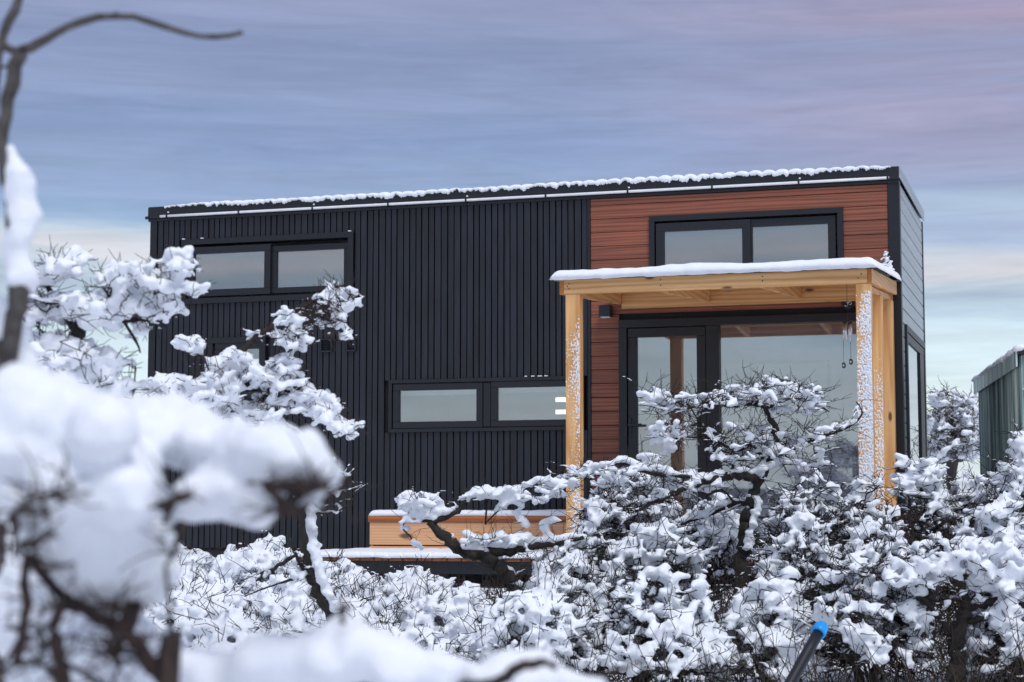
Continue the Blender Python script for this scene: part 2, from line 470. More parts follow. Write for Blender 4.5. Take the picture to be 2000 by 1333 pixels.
# roof edge
fas = part('fascia', 'fascia', house, HL - .016, .018, -.05, -.028, 4.50, ZT, .003)
part('fascia', 'side_board', house, .0185, .028, -.05, HW + .02, 4.515, ZT + .003, .002)
part('fascia', 'fascia', house, HL - .026, HL - .0165, -.05, HW + .02, 4.50, ZT - .004, .002)
part('eave_trim', 'frame', house, HL - .03, .014, -.036, .03, 4.472, 4.499, .003)
def roof_sheet():
    mb = MB(); pitch = .118; nx = 64 * 8
    xs_ = np.linspace(HL + .01, .012, nx); ys_ = [-.026, .6, HW]
    for y in ys_:
        for x_ in xs_: mb.v.append((x_, y, 4.565 - y * .012 + .018 * abs(math.sin(PI * x_ / pitch))))
    for j in range(2):
        for i in range(nx - 1): mb.f.append((j * nx + i, j * nx + i + 1, (j + 1) * nx + i + 1, (j + 1) * nx + i))
    return mb.build('roof_sheet', 'black_metal', house, smooth=True)
roof = roof_sheet()
def roof_snow():
    mb = MB(); pitch = .118; nx = 62 * 14; nz = make_noise(21, 4)
    xs_ = np.linspace(HL + .16, -.05, nx); prof = []
    for x_ in xs_:
        t = (x_ / pitch) % 1.0
        hump = math.sqrt(max(0, math.sin(PI * t))) * .85 + .15
        en = min(1, (x_ - HL - .14) / .35) * min(1, (-.03 - x_) / .15)
        big = 1 + .35 * nz((x_ * 1.1, 0, 0))
        top = ZT + .002 + .027 * hump * big * (1 + .25 * nz((x_ * 9, 2, 0))) * max(.1, en)
        jag = .022 * nz((x_ * 34, 1, 0)) + .018 * nz((x_ * 90, 4, 0)) - .014 * (1 - hump)
        low = ZT - .014 + jag
        prof.append([(-.030, min(low, top - .012) ), (-.062, low), (-.072, low + (top - low) * .4), (-.066, low + (top - low) * .75), (-.045, top - .004), (0.0, top + .004), (.5, top - .0), (1.6, top - .02)])
    k = len(prof[0])
    for x_, p in zip(xs_, prof):
        for (y, z_) in p: mb.v.append((x_, y, z_))
    for i in range(nx - 1):
        for j in range(k - 1): mb.f.append((i * k + j, (i + 1) * k + j, (i + 1) * k + j + 1, i * k + j + 1))
    return mb.build('roof_snow', 'snow', house, smooth=True)
roof_snow()
ls = MB().tube([(-7.125 + t * 7.06, -.062, 4.515) for t in np.linspace(0, 1, 12)], .0125, 8).build('light_tube', 'white_plastic', house, smooth=True)
for i in range(10):
    x_ = -7.05 + i * .775
    part('clip', 'frame', ls, x_ - .008, x_ + .008, -.078, -.04, 4.498, 4.532, .002)
    if i % 2 == 0: MB().box(x_ + .0, x_ + .016, -.056, -.048, 4.548, 4.560).build('bolt', 'white_plastic', ls)
MB().tube([(HL - .02, -.04, 4.51), (HL - .055, -.04, 4.51)], .016, 8).build('tube_end', 'frame', house)

def frame_ring(mb, x0, x1, z0, z1, w, y0, y1):
    mb.box(x0, x1, y0, y1, z1 - w, z1).box(x0, x1, y0, y1, z0, z0 + w).box(x0, x0 + w, y0, y1, z0 + w, z1 - w).box(x1 - w, x1, y0, y1, z0 + w, z1 - w)
def window(rect, sashes, trim=.055, blind=0):
    x0, x1, z0, z1 = rect
    mb = MB(); frame_ring(mb, x0 - .002, x1 + .002, z0 - .002, z1 + .002, trim, -.042, .10)
    wn_ = mb.build('window', 'frame', house, bev=.004)
    for (gx0, gx1, gz0, gz1, y, bw) in sashes:
        sb = MB(); frame_ring(sb, gx0 - bw, gx1 + bw, gz0 - bw, gz1 + bw, bw, y, y + .06)
        sb.build('sash', 'frame', wn_, bev=.005)
        part('pane', 'glass', wn_, gx0 - .008, gx1 + .008, y + .026, y + .032, gz0 - .008, gz1 + .008, 0)
        if blind: part('blind', 'blind', wn_, gx0 - .03, gx1 + .03, .19, .215, gz1 - blind, gz1 + .05, .004)
    return wn_
w1 = window(W1, [(-6.764, -6.014, 3.775, 4.13, -.036, .066), (-5.90, -5.20, 3.772, 4.122, -.004, .058)])
w2 = window(W2, [(-6.46, -6.06, 2.86, 3.187, -.03, .07)])
w3 = window(W3, [(-4.618, -3.857, 2.457, 2.75, -.034, .062), (-3.655, -2.90, 2.457, 2.758, -.034, .060)], .035, .035)
part('rail', 'frame', w3, -3.79, -3.72, -.028, .08, 2.40, 2.81, .003)
w4 = window(W4, [(-2.076, -1.366, 3.74, 4.138, -.036, .075), (-1.279, -.609, 3.74, 4.148, -.012, .07)], .05)
for i in range(9):                                     # crumbs of snow caught on the window trims
    for wn_, (a, b_, c, d_) in ((w1, W1), (w3, W3)):
        if rng.rand() < .75:
            if (wn_ is w1 and i > 2) or (wn_ is w3 and i > 4): continue
            x_ = a + (.01, .21, 1.76)[i] if wn_ is w1 else -3.45 + i * .063
            part('snow_crumb', 'snow', wn_, x_, x_ + rng.uniform(.015, .04), -.052, -.03, d_ + .002, d_ + .010, .003)
# interior: added glowing bars in place of bright sky gaps behind the lower window
for py_ in (781, 805):
    q0, q1 = on_y(1085, py_, .55), on_y(1112, py_, .55)
    part('sky_gap_bar', 'sky_gap_glow', house, q0[0], q1[0], .55, .58, q0[2] - .02, q0[2] + .02, 0)
part('interior_cupboard', 'blind', house, -4.1, -3.5, HW - .6, HW - .15, ZB + .03, 2.62)
# glazed door with its fixed light
db = MB(); frame_ring(db, DR[0], DR[1], DR[2], DR[3], .075, -.045, .09)
db.box(-1.70, -1.585, -.045, .09, DR[2] + .075, DR[3] - .075)
dframe = db.build('door_frame', 'frame', house, bev=.004)
lf = MB(); frame_ring(lf, -2.42, -1.705, 1.37, 3.27, .083, -.03, .04)
leaf = lf.build('door', 'frame', house, bev=.005)
part('pane', 'glass', leaf, -2.345, -1.78, 0, .008, 1.44, 3.195, 0)
part('pane', 'glass', dframe, -1.59, -.32, .01, .018, 1.36, 3.28, 0)
for hx, s_ in ((-2.40, 1), (-1.775, -1)):
    hd = MB().box(hx - .014, hx + .014, -.040, -.028, 2.28, 2.46).box(hx - .01, hx + .01, -.085, -.04, 2.385, 2.405)
    hd.box(min(hx, hx + s_ * .12), max(hx, hx + s_ * .12), -.095, -.075, 2.384, 2.406).build('handle', 'black_metal', leaf, bev=.003)
for z_ in (1.6, 2.35, 3.12): MB().tube([(-2.43, -.052, z_ - .05), (-2.43, -.052, z_ + .05)], .011, 8).build('hinge', 'black_metal', leaf)
part('curtain_rail', 'white_plastic', house, -1.56, -.34, .13, .16, 3.215, 3.24)
part('interior_lining', 'blind', house, -2.65, -.14, 1.05, 1.09, ZB + .03, 3.39)
q0, q1 = on_y(1462, 708, 1.0), on_y(1622, 830, 1.0)
ip = part('interior_door', 'blind', house, q0[0] - .10, q1[0] + .10, 1.02, 1.048, ZB + .03, q0[2] + .12)
flat('moulding', (.30, .31, .33), .6, .05)
fr_ = MB(); frame_ring(fr_, q0[0], q1[0], q1[2], q0[2], .022, 1.0, 1.02); fr_.build('panel_moulding', 'moulding', ip)
fr_ = MB(); frame_ring(fr_, q0[0], q1[0], ZB + .12, q1[2] - .12, .022, 1.0, 1.02); fr_.build('panel_moulding', 'moulding', ip)
# side window
sw = MB()
for (a, b_, c, d_) in ((side_o[0], side_o[1], side_o[3] - .06, side_o[3]), (side_o[0], side_o[1], side_o[2], side_o[2] + .06), (side_o[0], side_o[0] + .06, side_o[2] + .06, side_o[3] - .06), (side_o[1] - .06, side_o[1], side_o[2] + .06, side_o[3] - .06)):
    sw.box(-.09, .03, a, b_, c, d_)
swin = sw.build('window', 'frame', house, bev=.004)
ss = MB()
for (a, b_, c, d_) in ((.385, 2.155, 3.13, 3.205), (.385, 2.155, 1.665, 1.74), (.385, .50, 1.74, 3.13), (1.72, 2.155, 1.74, 3.13)): ss.box(-.02, .022, a, b_, c, d_)
ss.build('sash', 'frame', swin, bev=.004)
part('pane', 'glass', swin, -.002, .006, .49, 1.73, 1.73, 3.14, 0)
# vents
for (a, b_) in ((-5.42, -5.295), (-5.155, -5.055)):
    vb = MB(); frame_ring(vb, a, b_, 3.13, 3.258, .014, -.045, -.012)
    vt = vb.build('vent', 'black_metal', house, bev=.002)
    for i in range(6):
        zz = 3.148 + i * .0165
        MB().hexa([(a + .014, -.04, zz), (b_ - .014, -.04, zz), (b_ - .014, -.02, zz + .008), (a + .014, -.02, zz + .008), (a + .014, -.04, zz + .003), (b_ - .014, -.04, zz + .003), (b_ - .014, -.02, zz + .011), (a + .014, -.02, zz + .011)]).build('slat', 'black_metal', vt)
# foot of the house
part('skirting', 'core', house, HL + .02, -.06, .02, HW - .02, ground_z(0, 0) - .25, ZB - .01)
part('corner_skirting', 'skirt', house, -.30, .02, -.2, 2.3, ground_z(0, 0) - .2, 1.60)
adopt(house)

# ------------------------------------------------------------------ deck, bench, porch
DY = -2.08
deck = thing('deck', 'low timber deck under the bench and porch, boards edged with snow', 'deck', (-2.4, -1, ground_z(0, -1)))
x = -4.80; i = 0
while x < .02:
    part('board', 'wet_board', deck, x + .004, x + .121, DY, -.03, 1.222, 1.25, .005); x += .125
part('fascia_board', 'black_board', deck, -4.76, 0, DY + .05, DY + .09, 1.12, 1.221)
for x_ in (-4.7, -3.5, -2.3, -1.1, -.08):
    for y_ in (DY + .13, -.25): part('foot', 'core', deck, x_ - .05, x_ + .05, y_ - .05, y_ + .05, ground_z(0, y_) - .15, 1.22)
def snow_slab(name, parent, x0, x1, y0, y1, zf, th, seed, rnd=.04, nxs=90, nys=24, groove=0, rough=.006, over=.0, freq=1.0):
    nn = make_noise(seed, 4); mb = MB()
    prof = [(0, 0.0), (-.35 * rnd, .25), (-.2 * rnd, .62), (.35 * rnd, .9), (1.2 * rnd, 1.0)]
    ys_ = [(y0 + a, b_) for a, b_ in prof] + [(y0 + t * (y1 - y0), 1.0) for t in np.linspace(.12, .88, nys)] + [(y1 - a, b_) for a, b_ in prof[::-1]]
    us = np.concatenate([np.linspace(0, .04, 8), np.linspace(.05, .95, nxs), np.linspace(.96, 1, 8)])
    k = len(ys_)
    for u_ in us:
        x_ = x0 + u_ * (x1 - x0)
        ed = min(1, min(u_, 1 - u_) * (x1 - x0) / (rnd * 1.3)); ed = math.sqrt(max(0.0, 1 - (1 - ed) ** 2))
        g = 0
        if groove:
            t = ((x_ + 4.80) / groove) % 1.0; g = math.exp(-min(t, 1 - t) ** 2 / .004) * .55
        for (y, h) in ys_:
            base = zf(y)
            hh = h * th * ed * (1 - g) * (1 + .16 * nn((x_ * 3 * freq, y * 3, 0))) + rough * nn((x_ * 18, y * 18, 2)) * (1 if h > .2 else .6)
            mb.v.append((x_, y + .5 * rough * nn((x_ * 22, 9, h)), base + (hh if h > 0 else -abs(rough) * (.4 + nn((x_ * 25, 3, 1))))))
    for i in range(len(us) - 1):
        for j in range(k - 1): mb.f.append((i * k + j, (i + 1) * k + j, (i + 1) * k + j + 1, i * k + j + 1))
    for i in (0, len(us) - 1):
        mb.f.append(tuple(i * k + j for j in range(k)))
    return mb.build(name, 'snow', parent, smooth=True)
snow_slab('snow', deck, -4.80, .02, DY - .012, -.03, lambda y: 1.2505, .045, 31, .03, 420, 20, .125, .004)
adopt(deck)

bench = thing('bench', 'low pale timber box bench against the black wall, snow on its seat', 'bench', (-3.7, -.3, 1.25))
BX0, BX1, BY0, BY1 = on_y(722, 1008, -.47)[0], -2.62, -.47, -.035
BZ = on_y(721, 1008, BY0)[2]
part('seat', 'wet_rail', bench, BX0 - .012, BX1, BY0 - .014, BY1, BZ - .055, BZ, .004)
part('front_board', 'cedar', bench, BX0, BX1, BY0, BY0 + .025, BZ - .056 - .205, BZ - .0575, .004)
part('front_board', 'cedar', bench, BX0, BX1, BY0, BY0 + .025, 1.262, BZ - .274, .004)
part('end_board', 'cedar', bench, BX0, BX0 + .025, BY0 + .026, BY1, 1.262, BZ - .0575, .004)
part('end_board', 'cedar', bench, BX1 - .025, BX1, BY0 + .026, BY1, 1.262, BZ - .0575, .004)
part('liner', 'core', bench, BX0 + .03, BX1 - .03, BY0 + .03, BY1, 1.262, BZ - .06, 0)
snow_slab('snow', bench, BX0 - .008, BX1, BY0 - .008, BY1, lambda y: BZ + .001, .05, 33, .035, 160, 8, 0, .004)
adopt(bench)

PX0, PX1, PY = -2.50, -.02, -2.0
def pz(y): return 3.47 + (y - PY) * .068               # top of the porch frame rises towards the house
porch = thing('porch_canopy', 'pale timber porch canopy on posts over the door, thick snow on top', 'porch', (-1.25, -1, 1.25))
def slope_box(x0, x1, y0, y1, top, th):
    a, b_ = pz(y0) + top, pz(y1) + top
    return MB().hexa([(x0, y0, a - th), (x1, y0, a - th), (x1, y1, b_ - th), (x0, y1, b_ - th), (x0, y0, a), (x1, y0, a), (x1, y1, b_), (x0, y1, b_)])
part('front_beam', 'pine_x', porch, PX0 + .035, PX1 - .035, PY, PY + .04, 3.357, 3.472, .004)
wood('end_grain', lin(150, 84, 34), lin(206, 132, 66), 1, 40, 8, .7, .1)
for a_ in (PX1 - .034, PX0):
    sb_ = slope_box(a_, a_ + .034, PY - .002, -.03, 0, .115).build('side_beam', 'pine_y', porch, bev=.004)
    sb_.data.materials.append(M['end_grain']); sb_.data.polygons[2].material_index = 1
part('wall_plate', 'pine_x', porch, PX0 + .036, PX1 - .036, -.07, -.022, pz(-.05) - .155, pz(-.05) - .02, .003)
for x_ in (-1.67, -.86): slope_box(x_ - .02, x_ + .02, PY + .042, -.072, -.02, .10).build('rafter', 'pine_y', porch, bev=.003)
y = PY + .042
while y < -.05:
    y1 = min(y + .142, -.04)
    slope_box(PX0 + .036, PX1 - .036, y + .002, y1 - .002, -.0005, .018).build('roof_board', 'pine_x', porch, bev=.002); y += .142
slope_box(PX1 - .115, PX1 - .045, PY + .05, -.10, -.118, .045).build('top_plate', 'pine_y', porch, bev=.003)
posts = []
posts.append(part('post', 'pine_z', porch, -2.452, -2.333, PY + .002, PY + .11, 1.25, 3.356, .006))
posts.append(part('post', 'pine_z', porch, -.146, -.030, PY + .002, PY + .10, 1.25, 3.356, .006))
posts.append(part('post', 'pine_z', porch, -.135, -.045, -1.10, -.98, 1.25, pz(-1.05) - .165, .005))
posts.append(part('post', 'pine_z', porch, -.135, -.045, -.20, -.09, 1.25, pz(-.15) - .165, .005))
def crust(post, x0, x1, y, z0, z1, dens, seed, side=None):     # wind-blown frost stuck on a post's face
    nn = make_noise(seed, 4); nu, nv = 30, 520; mb = MB()
    U, V_ = np.meshgrid(np.arange(nu + 1) / nu, np.arange(nv + 1) / nv)
    X = x0 + U * (x1 - x0); Z = z0 + V_ * (z1 - z0); O = np.zeros_like(X)
    D_ = np.array([[dens(u_, v_) for u_ in np.arange(nu + 1) / nu] for v_ in np.arange(nv + 1) / nv])
    from mathutils import noise as mnoise
    H = np.array([mnoise.noise((a * 95 + seed, b_ * 62, seed)) * .9 + mnoise.noise((a * 240, b_ * 170 + seed, 3.3)) * .5 for a, b_ in zip(X.ravel(), Z.ravel())]).reshape(X.shape)
    H = H + .3 * nn(np.stack([X * 14, Z * 6, O + 4], -1)) + D_
    hh = -.003 + np.clip(H + .15, 0, 1) * .010
    P = np.stack([X, y - hh, Z], -1) if side is None else np.stack([side + hh, y + U * (x1 - x0), Z], -1)
    mb.v = [tuple(q) for q in P.reshape(-1, 3)]
    keep = np.maximum.reduce([H[:-1, :-1], H[1:, :-1], H[:-1, 1:], H[1:, 1:]]) > .05
    for j, i in zip(*np.nonzero(keep)):
        a = int(j) * (nu + 1) + int(i); mb.f.append((a, a + 1, a + nu + 2, a + nu + 1))
    mb.build('frost', 'snow', post, smooth=True)
crust(posts[0], -2.450, -2.335, PY + .002, 1.3, 3.32, lambda u_, v_: -.32 + .6 * u_ - .9 * max(0, v_ - .82) * 6, 41)
crust(posts[1], -.144, -.032, PY + .002, 1.3, 3.30, lambda u_, v_: .16 + .4 * u_ - .5 * max(0, v_ - .86) * 9 * (1 - u_) - .4 * max(0, .3 - v_) * 2, 42)
crust(posts[2], -.133, -.047, -1.10, 1.3, 3.15, lambda u_, v_: .06 + .1 * u_ - 1.2 * max(0, v_ - .72) * 4 - .3 * max(0, .4 - v_), 43)
crust(posts[1], 0, .094, PY + .006, 1.3, 3.33, lambda u_, v_: -.25 - .5 * u_, 44, side=-.030)
# screw heads on the beam
for (x_, z_) in ((-2.42, 3.44), (-2.42, 3.40), (-2.435, 3.42), (-1.67, 3.445), (-1.67, 3.40), (-.86, 3.44), (-.86, 3.405), (-.10, 3.43), (-.125, 3.40)):
    MB().tube([(x_, PY - .002, z_), (x_, PY + .01, z_)], .0055, 8).build('screw', 'black_metal', porch)
snow_slab('snow', porch, PX0 - .065, PX1 + .045, PY - .05, -.035, lambda y: pz(y) + .0035, .080, 51, .06, 300, 40, 0, .0055)
adopt(porch)

# ------------------------------------------------------------------ small things on the house
wl_c = on_y(1184, 609, -.08)
lamp = thing('wall_lamp', 'small black box lamp on the red-brown wall beside the door', 'lamp', (wl_c[0], 0, wl_c[2]))
part('housing', 'black_metal', lamp, wl_c[0] - .055, wl_c[0] + .055, -.15, -.045, wl_c[2] - .052, wl_c[2] + .055, .012)
part('back_plate', 'black_metal', lamp, wl_c[0] - .04, wl_c[0] + .04, -.045, -.012, wl_c[2] - .04, wl_c[2] + .04, .004)
part('lens', 'white_plastic', lamp, wl_c[0] - .04, wl_c[0] + .04, -.14, -.06, wl_c[2] - .057, wl_c[2] - .0525, 0)
adopt(lamp)
oc = on_y(1656, 592, -.035)
sign = thing('round_sign', 'small round black sign with a white Om symbol above the door', 'sign', (oc[0], -.03, oc[2]))
MB().tube([(oc[0], -.038, oc[2]), (oc[0], -.016, oc[2])], .056, 28).build('disc', 'black_metal', sign)
def om(pts, r=.0036):
    P_ = [(oc[0] + a * .036, -.041, oc[2] + b_ * .036) for a, b_ in pts]
    return P_, r
omb = MB()
for pts in ([(-.85, .35), (-.65, .7), (-.25, .75), (.0, .5), (-.1, .15), (-.4, .05), (-.1, -.05), (.12, -.35), (-.05, -.75), (-.45, -.85), (-.8, -.6)],
            [(-.05, .02), (.25, .1), (.5, .3), (.8, .2), (.9, -.15), (.7, -.45), (.4, -.4)],
            [(.15, .75), (.35, .55), (.65, .55), (.9, .8)]):
    q, r_ = om(pts); omb.tube(q, r_, 6)
q, _ = om([(.5, .86), (.56, .9)]); omb.tube(q, .005, 6)
omb.build('symbol', 'white_plastic', sign, smooth=True)
adopt(sign)
CY = -.62
cc = on_y(1655, 632, CY)
zr = pz(CY) - .02
chime = thing('wind_chime', 'silver tube wind chime with dark oval weights hanging under the porch', 'wind chime', (cc[0], CY, zr))
MB().tube([(cc[0], CY, cc[2] + .012), (cc[0], CY, cc[2] + .022)], .045, 16).build('top_disc', 'black_metal', chime)
MB().tube([(cc[0], CY, cc[2] + .02), (cc[0], CY, zr)], .0018, 5).build('cord', 'black_metal', chime)
for i in range(6):
    a = i * PI / 3 + .3; px_, py_ = cc[0] + .034 * math.cos(a), CY + .034 * math.sin(a)
    MB().tube([(px_, py_, cc[2] + .012), (px_, py_, cc[2] - .10 - .012 * i)], .0055, 8).build('tube', 'chrome', chime, smooth=True)
for (px_, py0, py1) in ((1648, 650, 714), (1662, 650, 707)):
    p0, p1 = on_y(px_, py0, CY), on_y(px_, py1, CY)
    MB().tube([(p1[0], CY, cc[2] + .012), (p1[0], CY, p1[2] + .025)], .0016, 5).build('cord', 'black_metal', chime)
    ang = np.linspace(0, 2 * PI, 17)
    MB().tube([(p1[0] + .011 * math.cos(t), CY, p1[2] + .02 * math.sin(t)) for t in ang], .0065, 6, False).build('weight', 'black_metal', chime, smooth=True)
adopt(chime)

# shed on the right: corrugated side wall running away to the left
near, far = at(2000, 694, 15.2), at(1917, 751, 18.6)
near[2] = far[2] = (near[2] + far[2]) / 2
shed = thing('shed', 'grey-green corrugated metal shed with snowy roof at right edge', 'shed', (near[0], near[1], ground_z(0, 0)))
dv = (far - near); Ls = np.linalg.norm(dv[:2]); dv = dv / Ls; nv = np.array([dv[1], -dv[0], 0])   # nv points to the right
zg, zt = ground_z(0, 0) - .2, near[2]
mb = MB(); N = 24 * 8
for z_ in (zg, zt):
    for i in range(N + 1):
        p = near + dv * (Ls * i / N) - nv * (.045 * math.sin(2 * PI * i / 8))
        mb.v.append((p[0], p[1], z_))
for i in range(N): mb.f.append((i, i + 1, N + 2 + i, N + 1 + i))
mb.build('corrugated_wall', 'shed_metal', shed, smooth=True)
def shed_box(name, m_, t0, t1, s0, s1, z0, z1, z0b=None, z1b=None):
    q = [near + dv * t0 + nv * s0, near + dv * t0 + nv * s1, near + dv * t1 + nv * s1, near + dv * t1 + nv * s0]
    return MB().hexa([(p[0], p[1], z0) for p in q] + [(p[0], p[1], z1) for p in q]).build(name, m_, shed, bev=.004)
shed_box('front_wall', 'black_board', .02, .06, .05, 3.2, zg, zt - .02)
shed_box('rear_wall', 'shed_metal', Ls - .06, Ls - .02, .05, 3.2, zg, zt - .02)
shed_box('far_wall', 'shed_metal', .06, Ls - .06, 3.15, 3.2, zg, zt - .02)
shed_box('corner_post', 'shed_metal', -.03, .018, -.03, .05, zg, zt)
shed_box('roof', 'black_metal', -.08, Ls + .06, -.06, 3.3, zt + .002, zt + .05)
shed_box('roof_edge', 'shed_metal', -.07, Ls + .05, -.075, -.061, zt - .10, zt + .05)
rs_ = np.random.RandomState(8); cen = []; rad = []
for t in np.arange(-.06, Ls + .05, .09):
    for s_ in np.arange(-.04, 3.2, .13):
        p = near + dv * t + nv * s_; cen.append((p[0], p[1], zt + .055)); rad.append(rs_.uniform(.055, .075))
    if rs_.rand() < .8:
        p = near + dv * t - nv * .07; cen.append((p[0], p[1], zt + .035)); rad.append(rs_.uniform(.04, .06))
snow_mesh('snow', cen, rad, shed, .03, .02, .12, .55, 3)
cen = []; rad = []
for i in range(26):
    p = near + nv * rs_.uniform(.03, .5) - dv * .03; cen.append((p[0], p[1], zt - rs_.uniform(.06, .8))); rad.append(rs_.uniform(.04, .09))
snow_mesh('drift', cen, rad, shed, .02, .02, .08, .8, 2)
adopt(shed)

# ------------------------------------------------------------------ trees and shrubs
class Tree:
    """Grows a branch graph: seed limbs, then points joined to the nearest limb, like a crooked hawthorn."""
    def __init__(s, seed): s.r = np.random.RandomState(seed); s.P = []; s.par = []; s.len = []; s.fix = {}; s.seed = seed; s.zw = 1.55; s.bare = set(); s.chains = []; s.inchain = set(); s.last_frac = 1
    def node(s, p, par):
        s.P.append(np.asarray(p, float)); s.par.append(par)
        s.len.append(0 if par < 0 else s.len[par] + np.linalg.norm(s.P[-1] - s.P[par])); return len(s.P) - 1
    def limb(s, pts, rads=None, start=-1):
        if rads is not None and len(pts) > 2:            # bend smoothly through the traced points
            A = np.asarray(pts, float); A = np.vstack([2 * A[0] - A[1], A, 2 * A[-1] - A[-2]]); out = []
            for i in range(1, len(A) - 2):
                seg = np.linalg.norm(A[i + 1] - A[i]); m_ = max(2, min(7, int(seg / .022)))
                for t in np.arange(m_) / m_:
                    out.append(.5 * ((2 * A[i]) + (A[i + 1] - A[i - 1]) * t + (2 * A[i - 1] - 5 * A[i] + 4 * A[i + 1] - A[i + 2]) * t * t + (3 * A[i] - A[i - 1] - 3 * A[i + 1] + A[i + 2]) * t ** 3))
            out.append(A[-2]); rr0 = np.asarray(rads, float)
            out = [p_ + s.r.normal(size=3) * float(np.interp(i, np.linspace(0, len(out) - 1, len(rr0)), rr0)) * .24 for i, p_ in enumerate(out)]
            frac = len(out) / len(pts); pts = out
            s.last_frac = frac
        k = start; ids = []
        for i, p in enumerate(pts):
            k = s.node(p, k); ids.append(k)
            if rads is not None: s.fix[k] = float(np.interp(i, np.linspace(0, len(pts) - 1, len(rads)), rads))
        if rads is not None: s.chains.append(([start] if start >= 0 else []) + ids); s.inchain.update(ids)
        return ids
    def attract(s, pts, pathw=.10, maxd=None):
        pts = np.asarray(pts, float)
        if len(s.P) == 0: s.node(pts[0], -1)
        base = np.array(s.P)
        d0 = np.min(np.linalg.norm(pts[:, None] - base[None], axis=2), axis=1)
        for i in np.argsort(d0):
            A = np.array(s.P); L = np.array(s.len)
            dl = A - pts[i]; dl[:, 2] *= s.zw
            c = np.linalg.norm(dl, axis=1) + pathw * L
            c = c + .25 * np.maximum(0, A[:, 2] - pts[i][2])
            j = int(np.argmin(c))
            dd = np.linalg.norm(A[j] - pts[i])
            if dd > 1e-3: s.node(pts[i], j)
    def finish(s, tip=.0022, expo=.48, rmax=.05):
        n = len(s.P); cnt = np.zeros(n); ch = np.zeros(n, int)
        for i in range(n):
            if s.par[i] >= 0: ch[s.par[i]] += 1
        cnt[ch == 0] = 1
        for i in range(n - 1, -1, -1):
            if s.par[i] >= 0: cnt[s.par[i]] += cnt[i]
        s.R = np.minimum(rmax, tip * np.maximum(1, cnt) ** expo)
        for k, v_ in s.fix.items(): s.R[k] = max(s.R[k] if v_ < 0 else v_, 0) if v_ > 0 else s.R[k]
        s.edges = []; s.eid = []
        for i in range(n):
            j = s.par[i]
            if j < 0: continue
            a, b_ = s.P[j], s.P[i]; L = np.linalg.norm(b_ - a)
            m_ = 2 + int(L / .05); t = np.linspace(0, 1, m_ + 1)[:, None]
            q = a + (b_ - a) * t
            amp = 0 if i in s.inchain else min(.022, .085 * L)
            q[1:-1] += s.r.normal(size=(m_ - 1, 3)) * amp * .55
            if i not in s.inchain: q += np.sin(t * PI) * np.array([0, 0, L * s.r.uniform(-.04, .10)])
            s.eid.append(i); s.edges.append((q, np.linspace(min(s.R[j], s.R[i] * 1.6), s.R[i], m_ + 1)))
        return s
    def twigs(s, n, l0, l1, r=.0018, up=.3, zmin=None):
        s.tw = []
        if not s.edges: return s
        for _ in range(n):
            q, rr = s.edges[s.r.randint(len(s.edges))]
            p = q[s.r.randint(len(q))]
            if zmin is not None and p[2] < zmin: continue
            d = s.r.normal(size=3); d[2] = abs(d[2]) * .6 * s.r.choice([1, 1, -.6]) + up * s.r.rand(); d /= np.linalg.norm(d)
            L = s.r.uniform(l0, l1); pts = [p]; m_ = 3
            for k in range(m_):
                d = d + s.r.normal(size=3) * .33; d /= np.linalg.norm(d); pts.append(pts[-1] + d * L / m_)
            s.tw.append((np.array(pts), np.linspace(r * 1.2, r * .6, m_ + 1)))
            if s.r.rand() < .6:
                b0 = pts[s.r.randint(1, m_)]; d2 = d + s.r.normal(size=3) * .7; d2 /= np.linalg.norm(d2)
                s.tw.append((np.array([b0, b0 + d2 * L * .2 + s.r.normal(size=3) * L * .03, b0 + d2 * L * .42]), np.linspace(r, r * .6, 3)))
        return s
    def wood_obj(s, name, material, parent, seg=None):
        mb = MB()
        for ch in s.chains:
            P_ = np.array([s.P[i] for i in ch]); R_ = s.R[ch] * s.r.uniform(.82, 1.22, len(ch))
            if len(ch) > 1:
                R_[0] = min(R_[0], R_[1] * 1.5)
                mb.tube(P_, R_, 9 if R_.max() > .012 else 6)
        for ei, (q, rr) in zip(s.eid, s.edges):
            if ei in s.inchain: continue
            mb.tube(q, rr, 7 if rr.max() > .012 else (5 if rr.max() > .005 else 4), False)
        for q, rr in s.tw: mb.tube(q, rr, 3, False)
        return mb.build(name, material, parent, smooth=True)
    def snow(s, amount=1.0, size=.024, cover=.55, clump=.12, csize=.04, tw_p=.25, zlow=None, nscale=4.2, step=.5):
        nn = make_noise(s.seed + 77, 3); cen = []; rad = []
        def low(z): return np.ones_like(z) if zlow is None else np.clip((z - zlow[0]) / (zlow[1] - zlow[0]), 0, 1)
        for ei, (q, rr) in zip(s.eid, s.edges):           # runs of snow lying along the upper side of every branch
            L = np.linalg.norm(np.diff(q, axis=0), axis=1); tot = L.sum(); cum = np.concatenate([[0], np.cumsum(L)])
            dirz = abs(q[-1][2] - q[0][2]) / (tot + 1e-6)
            if dirz > .82 or ei in s.bare: continue
            t = np.linspace(0, tot, max(2, int(tot / (size * step))))
            P = np.stack([np.interp(t, cum, q[:, k]) for k in range(3)], 1)
            pr = nn(P, nscale) * .5 + .5 + .07 * nn(P, nscale * 4)
            th = np.clip((pr - (1 - cover * (1.12 - .6 * dirz) * (.35 + .65 * low(P[:, 2])))) / .26, 0, 1)
            th[s.r.rand(len(th)) > .25 + low(P[:, 2])] = 0
            k = size * (.30 + .85 * th) * amount * s.r.uniform(.94, 1.06, len(th))
            br_ = np.interp(t, cum, rr)
            ok = th > .02
            P = P + s.r.normal(size=P.shape) * (k * .10)[:, None]
            P[:, 2] += br_ * .8 + k * .50
            cen += list(P[ok]); rad += list(k[ok])
